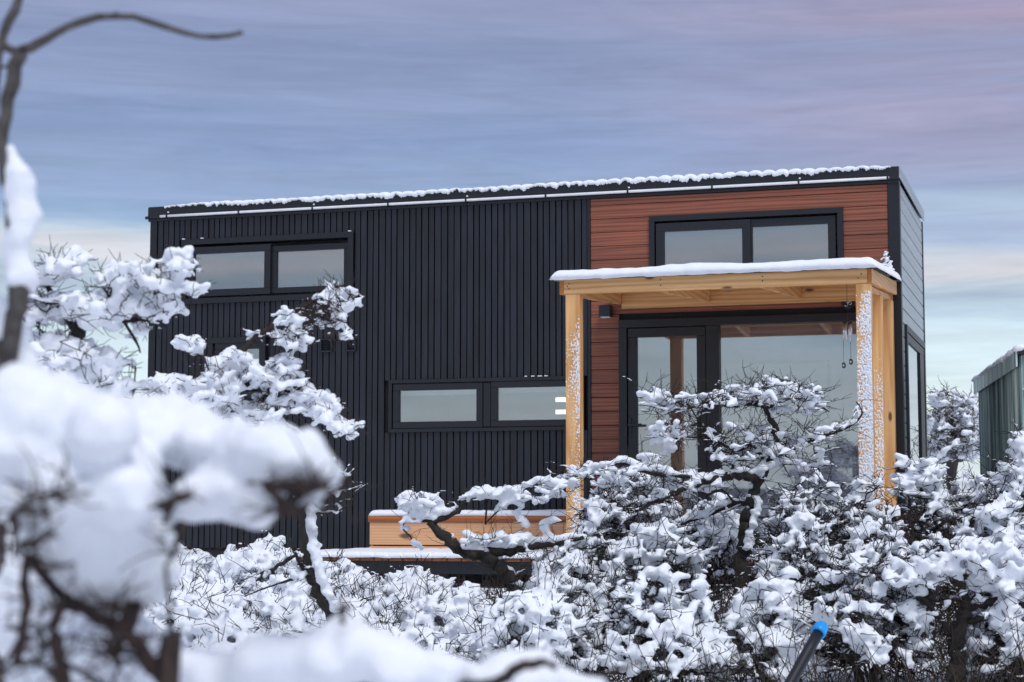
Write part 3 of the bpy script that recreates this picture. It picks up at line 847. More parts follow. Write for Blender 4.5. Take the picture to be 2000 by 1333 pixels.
        for i in range(len(s.P)):                        # pillows where twigs crowd together
            p = s.P[i]
            if s.R[i] < .015 and s.r.rand() < clump * low(np.array([p[2]]))[0]:
                for _ in range(s.r.randint(6, 12)):
                    o = s.r.normal(size=3) * csize * np.array([.95, .95, .30])
                    k = csize * s.r.uniform(.35, .85) * amount * math.exp(-(o[0] ** 2 + o[1] ** 2) / (csize ** 2 * 3))
                    cen.append(p + o + np.array([0, 0, k * .6])); rad.append(k)
        for q, rr in s.tw:
            if abs(q[-1][2] - q[0][2]) < .5 * np.linalg.norm(q[-1] - q[0]) and s.r.rand() < 1.6 * tw_p * low(np.array([q[0][2]]))[0]:
                Lq = np.linalg.norm(q[-1] - q[0]); m_ = max(3, int(Lq / (size * .42)))
                for t in np.linspace(.05, .9, m_):
                    i = t * (len(q) - 1); a = int(i); p = q[a] + (q[min(a + 1, len(q) - 1)] - q[a]) * (i - a)
                    k = size * s.r.uniform(.32, .5); cen.append(p + np.array([0, 0, k * .5])); rad.append(k)
        return np.array(cen), np.array(rad)

SEED = [100]
def dome_points(r, c, rx, ry, h, n, top=None):
    """points through a bush-shaped volume, denser towards its upper skin"""
    out = []
    nn = make_noise(r.randint(9999), 2)
    while len(out) < n:
        a = r.uniform(0, 2 * PI); rr = math.sqrt(r.rand()); x_, y_ = rr * math.cos(a), rr * math.sin(a)
        roof_ = (1 - rr ** 2.6 * .75) * (1 + .22 * nn((x_ * 2.5, y_ * 2.5, 0)))
        z_ = roof_ * (r.rand() ** .45) * .98 + .02
        out.append((c[0] + x_ * rx, c[1] + y_ * ry, c[2] + z_ * h))
    return np.array(out)
def shrub(px, pytop, dep, hw, label, name='snowy_shrub', n=380, seed=None, cover=.72, clump=.19, size=.0255, csize=.044, deep=1.0, mat_='bark', voxel=.0138, group='snow-laden shrubs of the thicket', limbs=None, tw=600, zl=(.2, .78), cat='shrub'):
    SEED[0] += 1; sd_ = seed or SEED[0]; n = int(n * 1.4)
    p = at(px, pytop, dep); gz = ground_z(p[0], p[1]) - .02
    h = p[2] - gz; rx = hw * dep / FPX; ry = rx * deep
    root = thing(name, label, cat, (p[0], p[1], gz), group)
    T = Tree(sd_)
    b0 = np.array([p[0], p[1], gz - .05])
    k0 = T.node(b0, -1)
    for _ in range(T.r.randint(3, 6)):                 # several stems from one stool
        a = T.r.uniform(0, 2 * PI); d = np.array([math.cos(a) * rx * .35, math.sin(a) * ry * .35, h * .45])
        T.limb([b0 + d * t + T.r.normal(size=3) * .025 for t in (.3, .65, 1.0)], None, k0)
    if limbs:
        for pts, rads in limbs: T.limb([at(*q) for q in pts], rads, -1)
    T.attract(dome_points(T.r, (p[0], p[1], gz + .12 * h), rx, ry, .86 * h, n))
    T.finish(.0026, .47, .03).twigs(tw, .06, .24, .0026, .35)
    T.wood_obj('branches', mat_, root)
    c, r_ = T.snow(1.0, size, cover, clump, csize, .30, (gz + zl[0] * h, gz + zl[1] * h))
    snow_mesh('snow', c, r_, root, voxel, .010, .03, .75, 1, sd_)
    adopt(root)
    return root

B = []
# back row, close to the house
B += [shrub(345, 1062, 12.6, 105, 'low snowy shrub below the left end of the black wall', zl=(-.1, .45), clump=.24, csize=.052, size=.029),
      shrub(500, 1052, 12.4, 110, 'snowy shrub before the black wall, left of the leaning snow-plastered trunk', zl=(-.1, .45), clump=.24, csize=.052, size=.029),
      shrub(668, 1105, 12.2, 85, 'low snowy shrub just under the left end of the deck', zl=(-.1, .45), clump=.24, csize=.052, size=.029),
      shrub(800, 1128, 12.0, 95, 'low snowy shrub under the dark gap below the deck edge', zl=(-.1, .45), clump=.24, csize=.052, size=.029),
      shrub(1190, 925, 12.4, 85, 'high snowy shrub hiding the foot of the left porch post'),
      shrub(1265, 900, 12.6, 80, 'snowy shrub mound at the foot of the glass door'),
      shrub(1385, 960, 12.2, 95, 'snowy shrub behind the tree trunk before the glazing'),
      shrub(1590, 940, 12.3, 100, 'snowy shrub before the glazing, left of the frosted front post'),
      shrub(1695, 935, 12.0, 80, 'snowy shrub hiding the foot of the frosted right posts'),
      shrub(1800, 880, 12.9, 75, 'snowy shrub at the right front corner of the house'),
      shrub(1905, 905, 13.0, 85, 'snowy shrub between the house corner and the shed'),
      shrub(1990, 868, 12.6, 75, 'tall snowy shrub before the corrugated shed wall')]
# middle row
B += [shrub(400, 1128, 10.8, 135, 'snowy shrub left of the leaning trunk, second row from the house', n=460, zl=(-.1, .45), clump=.24, csize=.052, size=.029),
      shrub(565, 1135, 10.9, 100, 'snowy shrub right behind the leaning snow-plastered trunk', n=380, zl=(-.1, .45), clump=.24, csize=.052, size=.029),
      shrub(700, 1180, 10.6, 110, 'snowy shrub at the foot of the leaning trunk, right side', n=400, zl=(-.1, .45), clump=.24, csize=.052, size=.029),
      shrub(880, 1165, 10.5, 110, 'snowy shrub under the mossy bough', n=400, zl=(-.1, .45), clump=.24, csize=.052, size=.029),
      shrub(1110, 1068, 10.9, 105, 'broad snowy shrub below the left porch post, second row', n=520),
      shrub(1270, 1000, 11.0, 125, 'broad snowy shrub below the glass door, second row', n=520),
      shrub(1560, 1025, 10.9, 115, 'broad snowy shrub right of the tree trunk before the porch', n=520),
      shrub(1740, 985, 10.9, 115, 'broad snowy shrub below the frosted posts, second row', n=520),
      shrub(1935, 985, 10.9, 110, 'broad snowy shrub under the shed, second row', n=480)]
# front row
lowz = (-.12, .52)
B += [shrub(430, 1215, 9.2, 130, 'nearest snowy shrub at lower left, behind the blurred snow', n=460, zl=(-.1, .45), clump=.24, csize=.052, size=.029),
      shrub(800, 1235, 9.2, 130, 'nearest snowy shrub above the blurred snow heap, bottom centre-left', n=460, zl=(-.1, .45), clump=.24, csize=.052, size=.029),
      shrub(1040, 1150, 9.3, 140, 'nearest snowy shrub at bottom centre', n=520, zl=lowz),
      shrub(1290, 1140, 9.3, 140, 'nearest snowy shrub left of the blue-capped pole', n=520, zl=lowz),
      shrub(1500, 1150, 9.4, 105, 'nearest snowy shrub just behind the blue-capped pole', n=480, zl=lowz),
      shrub(1690, 1085, 9.3, 130, 'nearest snowy shrub right of the blue-capped pole', n=560, zl=lowz),
      shrub(1975, 1110, 9.3, 110, 'nearest snowy shrub at the lower right corner', n=480, zl=lowz)]

def blob(r, px, py, dep, rx, ry, n, dz=.12):
    pts = []
    for _ in range(n):
        a = r.uniform(0, 2 * PI); q = math.sqrt(r.rand())
        pts.append(at(px + rx * q * math.cos(a), py + ry * q * math.sin(a), dep + r.normal() * dz))
    return pts
def traced(name, label, cat, limbs, blobs, seed, mat_, tip=.0022, tw=(300, .05, .18, .0018), snow=None, voxel=.012, disp=.014, ds=.045, extra=None, base=None, group=None, dz=.12, flat_z=.78, rmax=.05, smooth=2, rs=1.0, heap=(.36, .62, .36)):
    """a tree whose main limbs follow the photograph; limbs are (pixel x, pixel y, depth) lists"""
    T = Tree(seed); T.zw = 1.1; first = True
    for L_ in limbs:
        pts, rads = L_[0], [q * rs for q in L_[1]]
        P3 = [at(*q) for q in pts]
        if first: T.limb(P3, rads); first = False
        else:
            A = np.array(T.P); j = int(np.argmin(np.linalg.norm(A - P3[0], axis=1)))
            ids = T.limb(P3, rads, j)
            if len(L_) > 2: T.bare.update(ids[:int(L_[2] * T.last_frac)])
    att = []
    for b_ in blobs: att += blob(T.r, *b_[:5], int(b_[5] * 1.35), dz=dz)
    if att: T.attract(att, .12)
    T.finish(tip, .46, rmax).twigs(*tw)
    b0 = T.P[0]
    root = thing(name, label, cat, tuple(b0), group)
    T.wood_obj('branches', mat_, root)
    if snow is not None:
        c, r_ = T.snow(**snow)
        c = list(c); r_ = list(r_)
        if extra:
            for (px, py, dep, rr, k) in extra:          # heaps of snow: pixel centre, depth, pixel radius, lumps
                for _ in range(k):
                    q = T.r.normal(size=3) * heap[2]
                    cc_ = at(px + q[0] * rr, py + q[1] * rr * .7, dep + q[2] * rr * dep / FPX)
                    c.append(cc_); r_.append(rr * dep / FPX * T.r.uniform(heap[0], heap[1]))
        snow_mesh('snow', c, r_, root, voxel, disp, ds, flat_z, smooth, seed)
    adopt(root)
    return root

def gz_at(px, py, dep):
    p = at(px, py, dep); return ground_z(p[0], p[1])
def foot(px, py, dep):                                  # pixel row at which the ground lies under pixel column px at that depth
    p = at(px, py, dep); g = ground_z(p[0], p[1]) - .05
    return (px, py + (p[2] - g) / dep * FPX, dep)

# the crooked tree before the porch
D1 = 11.4
traced('crooked_tree', 'crooked snowy tree with dark forked trunk before the glass door', 'tree',
  [([foot(1440, 1090, D1), (1449, 1090, D1), (1455, 1035, D1), (1466, 980, D1), (1482, 938, D1), (1500, 905, D1)], [.045, .042, .038, .034, .030, .024]),
   ([(1500, 905, D1), (1516, 860, D1), (1508, 825, D1), (1492, 793, D1)], [.026, .022, .02, .014]),
   ([(1508, 825, D1), (1505, 800, D1 + .05), (1515, 775, D1)], [.014, .011, .008]),
   ([(1482, 938, D1), (1455, 928, D1 - .1), (1420, 930, D1 - .15), (1380, 940, D1 - .2), (1335, 955, D1 - .25), (1290, 975, D1 - .25), (1240, 1000, D1 - .3)], [.026, .026, .024, .021, .018, .014, .009]),
   ([(1380, 940, D1 - .2), (1330, 930, D1 - .2), (1270, 925, D1 - .25), (1215, 905, D1 - .2), (1150, 925, D1 - .2), (1085, 940, D1 - .1)], [.014, .012, .011, .009, .006, .004]),
   ([(1466, 980, D1), (1430, 985, D1 + .1), (1385, 1005, D1 + .1), (1330, 1025, D1 + .1)], [.02, .016, .012, .008]),
   ([(1500, 905, D1), (1545, 880, D1), (1590, 858, D1), (1635, 843, D1), (1668, 828, D1), (1684, 806, D1), (1672, 785, D1)], [.016, .014, .012, .011, .009, .006, .004]),
   ([(1492, 793, D1), (1445, 788, D1), (1390, 785, D1 - .1), (1335, 800, D1 - .1), (1285, 792, D1), (1255, 775, D1)], [.012, .010, .008, .007, .006, .004]),
   ([(1515, 775, D1), (1550, 768, D1), (1590, 785, D1), (1620, 805, D1)], [.010, .008, .006, .004]),
   ([(1500, 905, D1), (1470, 870, D1), (1440, 880, D1), (1400, 860, D1 - .1), (1370, 830, D1 - .1), (1345, 790, D1 - .1)], [.014, .012, .010, .008, .006, .004]),
   ([(1400, 860, D1 - .1), (1350, 855, D1 - .1), (1300, 850, D1 - .1), (1270, 842, D1 - .1)], [.008, .006, .005, .004])],
  [(1500, 765, D1, 100, 24, 110), (1400, 785, D1, 90, 14, 55), (1290, 785, D1, 45, 22, 30), (1565, 790, D1, 46, 24, 26), (1330, 845, D1 - .1, 60, 26, 30), (1420, 890, D1 - .1, 60, 20, 40),
   (1555, 870, D1, 70, 26, 30), (1620, 840, D1, 50, 14, 14), (1300, 950, D1 - .2, 110, 26, 70), (1180, 925, D1 - .2, 80, 16, 40), (1560, 905, D1, 60, 24, 22), (1460, 850, D1, 50, 26, 26)],
  501, 'bark_mossy', .0024, (1300, .05, .22, .0021), dict(size=.024, cover=.62, clump=.12, csize=.038, tw_p=.14, nscale=7.0), .0105, .007, .03,
  [(1540, 765, D1, 30, 14), (1500, 775, D1, 26, 10), (1580, 775, D1, 24, 10), (1450, 775, D1, 20, 8), (1395, 785, D1, 20, 8), (1340, 800, D1, 20, 8), (1285, 855, D1 - .1, 22, 8), (1310, 875, D1 - .1, 20, 8), (1490, 915, D1, 24, 8)] + [(1459 + k * .95, 1072 - k * 4.2, D1 - .035, 11, 4) for k in range(24)])

# leaning trunk plastered with snow
D2 = 9.9
lt = traced('leaning_trunk_tree', 'leaning small tree trunk plastered with snow on one side, left of deck', 'tree',
  [([foot(665, 1230, D2), (660, 1215, D2), (640, 1175, D2), (617, 1130, D2), (605, 1080, D2), (598, 1030, D2), (596, 985, D2)], [.06, .055, .05, .04, .036, .032, .026]),
   ([(617, 1150, D2), (590, 1110, D2), (572, 1070, D2), (566, 1050, D2)], [.014, .010, .008, .005]),
   ([(600, 1125, D2), (560, 1135, D2), (515, 1150, D2), (478, 1165, D2)], [.009, .007, .005, .003]),
   ([(566, 1090, D2), (530, 1115, D2), (500, 1135, D2)], [.012, .010, .006]),
   ([(598, 1000, D2), (640, 1003, D2), (675, 990, D2), (704, 955, D2)], [.008, .006, .005, .003]),
   ([(596, 985, D2), (630, 945, D2), (665, 930, D2), (690, 945, D2)], [.014, .01, .007, .004]),
   ([(596, 985, D2), (560, 940, D2), (520, 900, D2), (480, 860, D2)], [.018, .014, .011, .008])],
  [(660, 945, D2, 40, 34, 40), (640, 920, D2, 40, 20, 24), (560, 930, D2, 50, 30, 30)], 502, 'bark_mossy', .002, (160, .05, .16, .0017),
  dict(size=.022, cover=.6, clump=.10, csize=.032, tw_p=.3), .010, .010, .026,
  [(607 + (k / 40) ** 2.2 * 48, 990 + k * 5, D2 - .035, 10.5 + k * .1, 4) for k in range(41)], heap=(.5, .8, .3), smooth=8)

# mossy bough reaching over the deck edge
D3 = 10.9
traced('mossy_tree', 'low mossy tree with thick snowy bough lying across the bench view', 'tree',
  [([foot(1010, 1180, D3), (1005, 1170, D3), (985, 1120, D3), (950, 1090, D3), (905, 1080, D3), (880, 1058, D3), (855, 1035, D3), (842, 1018, D3)], [.05, .048, .045, .042, .038, .034, .03, .024]),
   ([(842, 1018, D3), (870, 1010, D3), (895, 1000, D3), (910, 975, D3), (918, 972, D3)], [.02, .018, .014, .010, .006]),
   ([(905, 1080, D3), (960, 1078, D3), (1020, 1072, D3), (1080, 1062, D3), (1140, 1050, D3)], [.034, .03, .024, .018, .01]),
   ([(842, 1018, D3), (815, 1012, D3), (795, 995, D3), (783, 975, D3)], [.014, .011, .008, .005]),
   ([(800, 1010, D3), (786, 1030, D3), (800, 1048, D3), (812, 1070, D3)], [.007, .006, .005, .003]),
   ([(918, 972, D3), (960, 976, D3), (1000, 970, D3), (1050, 945, D3), (1100, 950, D3)], [.008, .007, .006, .005, .004]),
   ([(918, 972, D3), (908, 950, D3)], [.004, .003]), ([(860, 985, D3), (890, 974, D3), (915, 974, D3)], [.003, .004, .005]),
   ([(1000, 970, D3), (1005, 1000, D3), (1028, 1030, D3)], [.005, .004, .003]),
   ([(1080, 1062, D3), (1060, 1030, D3), (1100, 1018, D3)], [.006, .006, .004]),
   ([(948, 1025, D3), (965, 1005, D3), (990, 988, D3)], [.005, .005, .004])],
  [(815, 985, D3, 42, 18, 40), (955, 965, D3, 30, 8, 16), (1050, 968, D3, 60, 20, 26), (960, 1055, D3, 70, 14, 40), (1100, 950, D3, 30, 10, 10)],
  503, 'bark_mossy', .0021, (240, .05, .2, .0017), dict(size=.025, cover=.66, clump=.14, csize=.040, tw_p=.14), .011, .007, .03,
  [(870, 1002, D3, 15, 8), (845, 1010, D3, 14, 6), (805, 985, D3, 24, 12), (840, 992, D3, 20, 8), (920, 1055, D3, 26, 12), (970, 1055, D3, 26, 12), (1020, 1050, D3, 22, 8), (1015, 985, D3, 14, 6)])

# stout dark trunk low on the right
D4 = 9.15
traced('stout_tree', 'stout dark trunk with snowy spreading limbs at lower right', 'tree',
  [([foot(1868, 1333, D4), (1866, 1300, D4), (1868, 1250, D4), (1876, 1215, D4), (1888, 1185, D4)], [.052, .046, .040, .034, .028]),
   ([(1888, 1185, D4), (1930, 1180, D4), (1965, 1160, D4), (1985, 1130, D4)], [.022, .02, .016, .010]),
   ([(1888, 1185, D4), (1880, 1150, D4), (1860, 1120, D4), (1850, 1095, D4)], [.022, .018, .013, .008]),
   ([(1876, 1215, D4), (1940, 1205, D4), (2010, 1220, D4)], [.02, .016, .012]),
   ([(1888, 1185, D4), (1915, 1150, D4), (1912, 1125, D4)], [.01, .007, .004]),
   ([(1868, 1250, D4), (1820, 1190, D4), (1780, 1150, D4), (1740, 1120, D4)], [.016, .013, .010, .006])],
  [(1860, 1090, D4, 80, 40, 80), (1950, 1110, D4, 60, 40, 60), (1780, 1130, D4, 60, 30, 50), (1920, 1165, D4, 60, 18, 30)], 504, 'bark_mossy', .0022, (260, .05, .18, .0018),
  dict(size=.024, cover=.66, clump=.16, csize=.042, tw_p=.2), .012, .012, .028)

# twiggy tree far behind, right of the house
D5 = 22.0
traced('far_bush', 'twiggy grey snow-dusted tree behind the house, left of the shed', 'tree',
  [([foot(1860, 900, D5), (1860, 880, D5), (1858, 840, D5), (1850, 805, D5)], [.07, .06, .05, .03]),
   ([(1850, 805, D5), (1838, 780, D5), (1820, 765, D5)], [.02, .014, .008]), ([(1858, 840, D5), (1885, 800, D5), (1895, 775, D5)], [.02, .014, .008])],
  [(1860, 850, D5, 62, 55, 260), (1838, 780, D5, 26, 18, 40), (1885, 805, D5, 26, 30, 70), (1835, 860, D5, 30, 50, 80), (1900, 860, D5, 30, 45, 80)], 505, 'bark_grey', .004, (900, .08, .32, .004),
  dict(size=.038, cover=.66, clump=.2, csize=.055, tw_p=.3), .018, .016, .05, dz=.35)

# mid-distance tree at left, boughs heaped with snow
D6 = 6.6
traced('heaped_tree', 'left tree with heaped snowy boughs against the sky, beside the house end', 'tree',
  [([foot(60, 900, D6), (60, 880, D6), (85, 800, D6), (120, 720, D6), (150, 650, D6), (180, 600, D6)], [.045, .04, .034, .028, .02, .016]),
   ([(150, 650, D6), (115, 600, D6), (95, 560, D6), (105, 530, D6), (130, 505, D6), (155, 512, D6)], [.014, .012, .009, .007, .004, .002]),
   ([(180, 600, D6), (225, 570, D6), (270, 545, D6), (310, 560, D6), (345, 585, D6)], [.014, .012, .010, .008, .004]),
   ([(180, 620, D6), (240, 625, D6), (300, 625, D6), (325, 640, D6)], [.012, .009, .006, .003]),
   ([(240, 625, D6), (265, 665, D6), (275, 690, D6)], [.005, .004, .002]),
   ([(120, 720, D6), (160, 725, D6), (190, 760, D6), (230, 775, D6)], [.012, .010, .007, .004]),
   ([(200, 745, D6), (215, 720, D6), (235, 708, D6)], [.004, .003, .002]), ([(225, 775, D6), (245, 755, D6), (262, 765, D6)], [.003, .003, .002]), ([(258, 778, D6), (264, 740, D6), (264, 715, D6)], [.003, .0025, .002]),
   ([(310, 560, D6), (335, 520, D6), (350, 500, D6)], [.005, .004, .002])],
  [(255, 560, D6, 60, 32, 60), (320, 590, D6, 36, 36, 45), (150, 610, D6, 70, 24, 40), (110, 530, D6, 26, 22, 22), (120, 690, D6, 60, 40, 50), (160, 740, D6, 50, 30, 40), (345, 525, D6, 16, 22, 26), (370, 570, D6, 14, 10, 14), (250, 620, D6, 60, 18, 40), (60, 600, D6, 40, 50, 30)],
  506, 'bark', .0018, (800, .035, .13, .0017), dict(size=.021, cover=.66, clump=.24, csize=.040, tw_p=.18), .0095, .007, .035,
  [(270, 545, D6, 42, 20), (300, 560, D6, 36, 16), (235, 570, D6, 36, 14), (320, 585, D6, 28, 12), (125, 520, D6, 26, 9), (165, 610, D6, 44, 16), (210, 615, D6, 34, 12), (120, 690, D6, 46, 18), (170, 720, D6, 44, 18), (80, 720, D6, 46, 16), (150, 765, D6, 44, 16), (95, 770, D6, 44, 14), (50, 620, D6, 40, 10), (215, 690, D6, 26, 6)],
  dz=.09, rs=1.3)

# second mid tree, its bough crossing the black wall
D7 = 8.0
traced('bough_tree', 'snowy tree with bare-stemmed bough reaching across the black wall under the window', 'tree',
  [([foot(215, 1100, D7), (220, 1000, D7), (270, 920, D7), (350, 860, D7), (440, 770, D7)], [.05, .045, .036, .03, .022]),
   ([(440, 770, D7), (458, 715, D7), (490, 668, D7), (530, 638, D7), (575, 610, D7), (612, 590, D7), (640, 580, D7), (672, 585, D7)], [.014, .0115, .011, .010, .009, .007, .005, .003], 5),
   ([(612, 590, D7), (650, 610, D7), (672, 645, D7), (684, 675, D7)], [.004, .004, .003, .002]),
   ([(530, 638, D7), (555, 665, D7), (585, 680, D7)], [.004, .003, .002]),
   ([(440, 770, D7), (410, 715, D7), (380, 685, D7), (355, 665, D7)], [.012, .010, .007, .004]),
   ([(440, 770, D7), (500, 745, D7), (550, 755, D7), (600, 790, D7), (650, 825, D7), (700, 855, D7)], [.014, .012, .010, .009, .006, .003]),
   ([(500, 745, D7), (530, 715, D7), (560, 705, D7)], [.007, .005, .003]),
   ([(350, 860, D7), (345, 800, D7), (330, 760, D7), (290, 765, D7)], [.012, .009, .007, .004]),
   ([(400, 810, D7), (480, 800, D7), (540, 820, D7), (590, 850, D7)], [.012, .010, .007, .004])],
  [(655, 585, D7, 42, 28, 55), (600, 625, D7, 60, 22, 45), (660, 640, D7, 26, 30, 24), (570, 665, D7, 40, 18, 24), (370, 680, D7, 26, 16, 22), (450, 725, D7, 50, 32, 45), (340, 760, D7, 50, 24, 45), (420, 770, D7, 60, 30, 50), (550, 760, D7, 60, 36, 60), (620, 800, D7, 50, 26, 60), (670, 835, D7, 34, 20, 36), (480, 810, D7, 70, 36, 60), (560, 720, D7, 26, 22, 20)],
  507, 'bark_brown', .0018, (1500, .03, .11, .0017), dict(size=.018, cover=.58, clump=.12, csize=.033, tw_p=.24), .0095, .007, .03,
  [(640, 570, D7, 18, 9), (680, 570, D7, 19, 9), (672, 605, D7, 18, 8), (580, 625, D7, 14, 6), (380, 680, D7, 24, 10), (420, 705, D7, 24, 10), (450, 720, D7, 26, 10), (450, 680, D7, 14, 6), (505, 740, D7, 28, 12), (310, 755, D7, 28, 10), (365, 760, D7, 32, 14), (440, 770, D7, 30, 10), (550, 705, D7, 16, 6), (480, 800, D7, 26, 10), (530, 830, D7, 26, 10), (610, 790, D7, 20, 8), (650, 800, D7, 20, 8), (690, 850, D7, 14, 6)], dz=.12, rs=1.2)

# ------------------------------------------------------------------ blurred foreground
D8 = 2.9
traced('near_sapling', 'blurred bare sapling stem at the left edge, bent twig across the sky', 'tree',
  [([foot(-20, 900, D8), (-15, 850, D8), (0, 745, D8), (18, 690, D8), (34, 630, D8), (44, 560, D8), (40, 470, D8), (24, 380, D8), (8, 290, D8), (8, 225, D8), (26, 160, D8), (40, 100, D8)], [.014, .0135, .013, .012, .011, .011, .010, .009, .008, .0075, .007, .0075]),
   ([(40, 100, D8), (75, 86, D8), (110, 65, D8), (160, 43, D8), (225, 32, D8), (300, 45, D8), (360, 66, D8), (420, 72, D8), (475, 65, D8)], [.006, .005, .0045, .0043, .0042, .0036, .0032, .003, .0022]),
   ([(40, 100, D8), (18, 95, D8), (2, 85, D8), (20, 45, D8), (40, -5, D8)], [.006, .005, .0055, .0052, .0048]),
   ([(36, 120, D8), (18, 128, D8), (-6, 133, D8)], [.003, .0022, .002]), ([(225, 32, D8), (229, 24, D8)], [.0035, .002]), ([(2, 85, D8), (-6, 150, D8), (-15, 260, D8)], [.004, .004, .004])],
  [], 508, 'bark_grey', .001, (0, .01, .03, .001), dict(size=.006, cover=.0, clump=0, csize=.01, tw_p=0), .011, .008, .05,
  [(38, 340 + k * 28, D8, 30 + 7 * (k % 2), 9) for k in range(8)] + [(25, 290, D8, 20, 5), (12, 610, D8 + .05, 40, 6), (60, 560, D8, 26, 5), (20, 660, D8 + .05, 40, 8), (40, 710, D8 + .05, 40, 8)], flat_z=1.1, rs=1.45, smooth=6, heap=(.45, .75, .3))

D9 = 2.15
traced('near_snowy_bush', 'large blurred snow-heaped bush filling the lower left foreground', 'shrub',
  [([foot(310, 1500, D9), (330, 1400, D9), (310, 1333, D9), (285, 1285, D9), (240, 1240, D9), (190, 1205, D9), (130, 1170, D9), (80, 1120, D9), (45, 1060, D9), (25, 1010, D9)], [.015, .014, .013, .011, .009, .008, .007, .006, .006, .005]),
   ([(130, 1170, D9), (108, 1220, D9 - .05), (115, 1280, D9 - .05), (130, 1345, D9 - .05)], [.008, .008, .009, .009]),
   ([(45, 1060, D9 - .05), (48, 1140, D9 - .05), (45, 1220, D9 - .05), (30, 1295, D9 - .05)], [.005, .006, .006, .006]),
   ([(45, 1060, D9), (75, 1060, D9 - .2), (105, 1040, D9 - .2)], [.004, .003, .002]),
   ([(25, 1010, D9), (60, 975, D9 - .22), (100, 965, D9 - .22), (140, 948, D9 - .22)], [.004, .0032, .003, .002]), ([(80, 968, D9 - .22), (90, 1000, D9 - .22), (92, 1018, D9 - .22)], [.003, .0025, .002]), ([(100, 965, D9 - .22), (128, 985, D9 - .22)], [.0025, .002]),
   ([(50, 1110, D9 - .2), (100, 1110, D9 - .2), (145, 1100, D9 - .2)], [.004, .003, .002]),
   ([(240, 1240, D9), (290, 1100, D9 + .1), (320, 1000, D9 + .1), (370, 965, D9 + .05), (430, 940, D9 + .05), (520, 945, D9 + .05), (590, 955, D9 + .02), (640, 945, D9)], [.010, .010, .009, .009, .008, .007, .006, .004]),
   ([(300, 992, D9 - .05), (340, 978, D9 - .05), (378, 966, D9 - .05)], [.004, .006, .003]),
   ([(325, 1105, D9), (338, 1080, D9), (355, 1035, D9), (360, 1020, D9)], [.0025, .0035, .004, .003]),
   ([(510, 945, D9 - .03), (535, 965, D9 - .03), (545, 990, D9)], [.004, .006, .003]),
   ([(130, 1345, D9), (70, 1290, D9), (10, 1310, D9)], [.004, .003, .003]), ([(130, 1300, D9), (190, 1330, D9), (230, 1360, D9)], [.004, .004, .003]), ([(225, 1280, D9), (230, 1310, D9), (215, 1345, D9)], [.003, .002, .002]), ([(-10, 1310, D9), (15, 1285, D9), (35, 1250, D9)], [.003, .003, .002])],
  [(615, 950, D9, 40, 12, 26), (580, 990, D9, 26, 20, 12), (240, 1260, D9, 60, 40, 24), (40, 1040, D9, 40, 40, 14), (60, 1250, D9, 60, 60, 14), (200, 1190, D9, 70, 20, 16)], 509, 'bark_brown', .0014, (300, .02, .08, .0013),
  dict(size=.02, cover=.5, clump=.0, csize=.016, tw_p=0, nscale=9), .0085, .016, .035,
  [(60, 830, D9, 105, 22), (20, 900, D9, 100, 16), (150, 860, D9, 105, 24), (250, 860, D9 + .1, 90, 18), (200, 950, D9, 115, 26), (140, 1050, D9 + .04, 105, 20), (240, 1060, D9 + .04, 95, 20), (190, 1120, D9 + .05, 80, 14), (265, 1130, D9 + .05, 65, 10), (40, 960, D9 + .06, 80, 12),
   (340, 850, D9 + .12, 80, 16), (400, 850, D9 + .1, 72, 14), (450, 880, D9 + .06, 74, 16), (520, 900, D9 + .04, 82, 20), (590, 895, D9 + .04, 62, 14), (430, 960, D9 + .06, 72, 14), (490, 985, D9 + .05, 66, 14), (380, 990, D9 + .08, 40, 6), (600, 985, D9 + .03, 26, 4),
   (150, 1290, D9 + .25, 110, 20), (240, 1230, D9 + .25, 60, 8), (20, 1220, D9 + .25, 80, 12), (60, 1130, D9 + .25, 70, 10)], flat_z=.9, dz=.05, smooth=6, heap=(.50, .78, .36))
D10 = 2.25
traced('near_snow_branch', 'blurred low branch under rounded snow heaps along the bottom edge', 'branch',
  [([foot(600, 1500, D10), (610, 1440, D10), (640, 1390, D10), (700, 1350, D10), (820, 1340, D10), (960, 1338, D10 - .04), (1005, 1312, D10 - .06), (1040, 1296, D10 - .06), (1075, 1297, D10 - .06), (1085, 1306, D10 - .06)], [.018, .016, .014, .012, .010, .007, .0065, .006, .005, .003]),
   ([(700, 1350, D10), (560, 1350, D10), (440, 1345, D10), (350, 1335, D10)], [.010, .009, .008, .006]),
   ([(700, 1350, D10), (680, 1270, D10), (665, 1185, D10)], [.005, .004, .002]),
   ([(960, 1338, D10), (1100, 1345, D10 + .1), (1200, 1310, D10 + .1), (1260, 1290, D10 + .1)], [.006, .005, .004, .002])],
  [(665, 1190, D10, 12, 8, 6)], 510, 'bark_brown', .0012, (20, .01, .03, .001),
  dict(size=.01, cover=.1, clump=0, csize=.01, tw_p=0), .009, .009, .05,
  [(360, 1310, D10, 66, 12), (330, 1260, D10 + .05, 50, 8), (470, 1300, D10, 76, 16), (530, 1290, D10, 70, 12), (620, 1300, D10, 80, 16), (690, 1275, D10, 78, 20), (660, 1250, D10 + .04, 60, 8), (760, 1295, D10, 84, 18), (840, 1320, D10, 72, 14), (930, 1325, D10 + .03, 66, 12), (1010, 1320, D10 + .05, 62, 12), (1090, 1325, D10 + .06, 56, 8), (1150, 1345, D10 + .08, 40, 6)], flat_z=.9, smooth=10, heap=(.45, .72, .34))

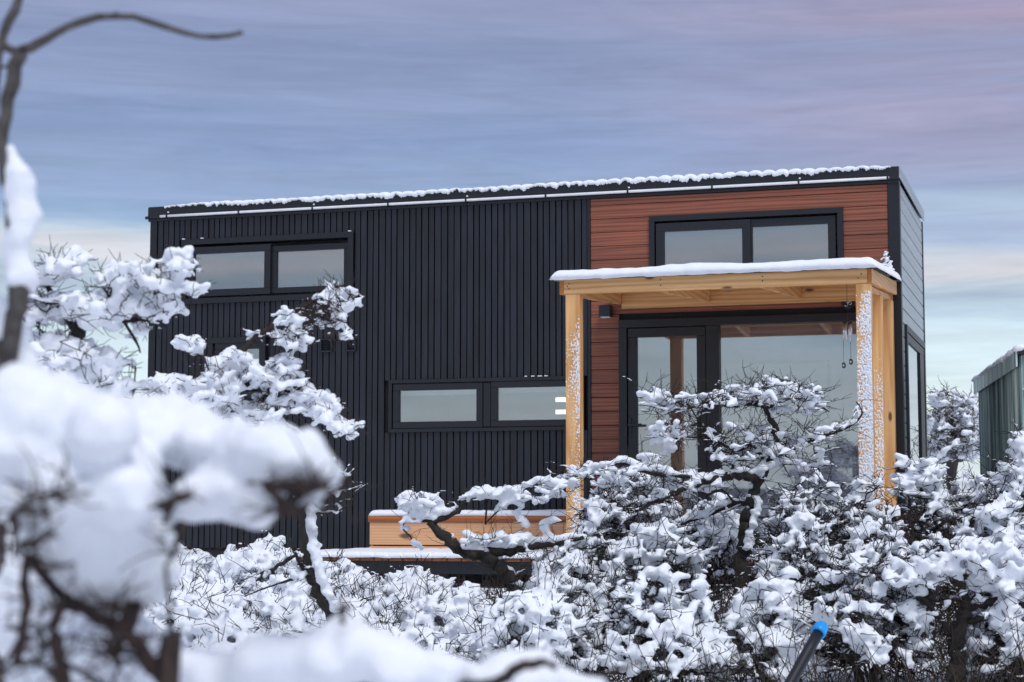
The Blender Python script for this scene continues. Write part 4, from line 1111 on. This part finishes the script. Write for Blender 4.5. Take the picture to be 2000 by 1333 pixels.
# ------------------------------------------------------------------ blue-capped pole, roof sprig, undergrowth
pA, pB = at(1604, 1226, 7.6), at(1535, 1350, 7.35)
dp = (pB - pA) / np.linalg.norm(pB - pA)
tlen = (pA[2] - (ground_z(pA[0], pA[1]) - .1)) / -dp[2]
pole = thing('capped_pole', 'dark leaning pole with bright blue end cap among the shrubs', 'pole', tuple(pA + dp * tlen))
MB().tube([pA + dp * t for t in np.linspace(0, tlen, 10)], .0235, 20).build('tube', 'pipe', pole, smooth=True)
MB().tube([pA - dp * .016, pA - dp * .014, pA - dp * .004, pA + dp * .022, pA + dp * .036, pA + dp * .0365], [.012, .024, .0295, .031, .0315, .024], 24).build('cap', 'blue_cap', pole, smooth=True)
adopt(pole)
sp = on_y(1731, 530, -.16)
T = Tree(77); zz = pz(-.16) + .06
b0 = np.array([sp[0], -.16, zz])
T.limb([b0 + np.array([0, 0, t]) for t in (0, .05, .10, .15, .19)], [.004, .004, .003, .002, .0015])
T.attract([b0 + np.array([T.r.normal() * .03 * (1.3 - t), T.r.normal() * .03, .02 + t * .17]) for t in T.r.rand(40)], .1)
T.finish(.0012, .45, .006).twigs(50, .015, .035, .001)
sprig = thing('roof_sprig', 'small snow-crusted sprig standing on the porch roof by the corner', 'sprig', tuple(b0))
T.wood_obj('stem', 'bark', sprig)
c, r_ = T.snow(1.0, .009, .8, .5, .011, .5)
snow_mesh('snow', c, r_, sprig, .004, .004, .02, .8, 1)
adopt(sprig)

mb = MB(); rs_ = np.random.RandomState(55)
for _ in range(3000):                                   # thin leafless stems and dead grass under the shrubs
    px = 2050 - 1100 * rs_.rand() ** 1.3; dep = rs_.uniform(8.6, 12.6)
    p = at(px, 1100, dep); g = ground_z(p[0], p[1]); L = rs_.uniform(.2, .62)
    d = np.array([rs_.normal() * .5, rs_.normal() * .5, 1.0]); d /= np.linalg.norm(d)
    q = [np.array([p[0], p[1], g - .02])]
    for k in range(4):
        d = d + rs_.normal(size=3) * .28; d /= np.linalg.norm(d); q.append(q[-1] + d * L / 4)
    mb.tube(q, np.linspace(.0035, .0014, 5), 3, False)
tag(mb.build('undergrowth', 'dry_stem', smooth=True), 'tangle of thin dark stems beneath the snowy shrubs', 'undergrowth', kind='stuff')
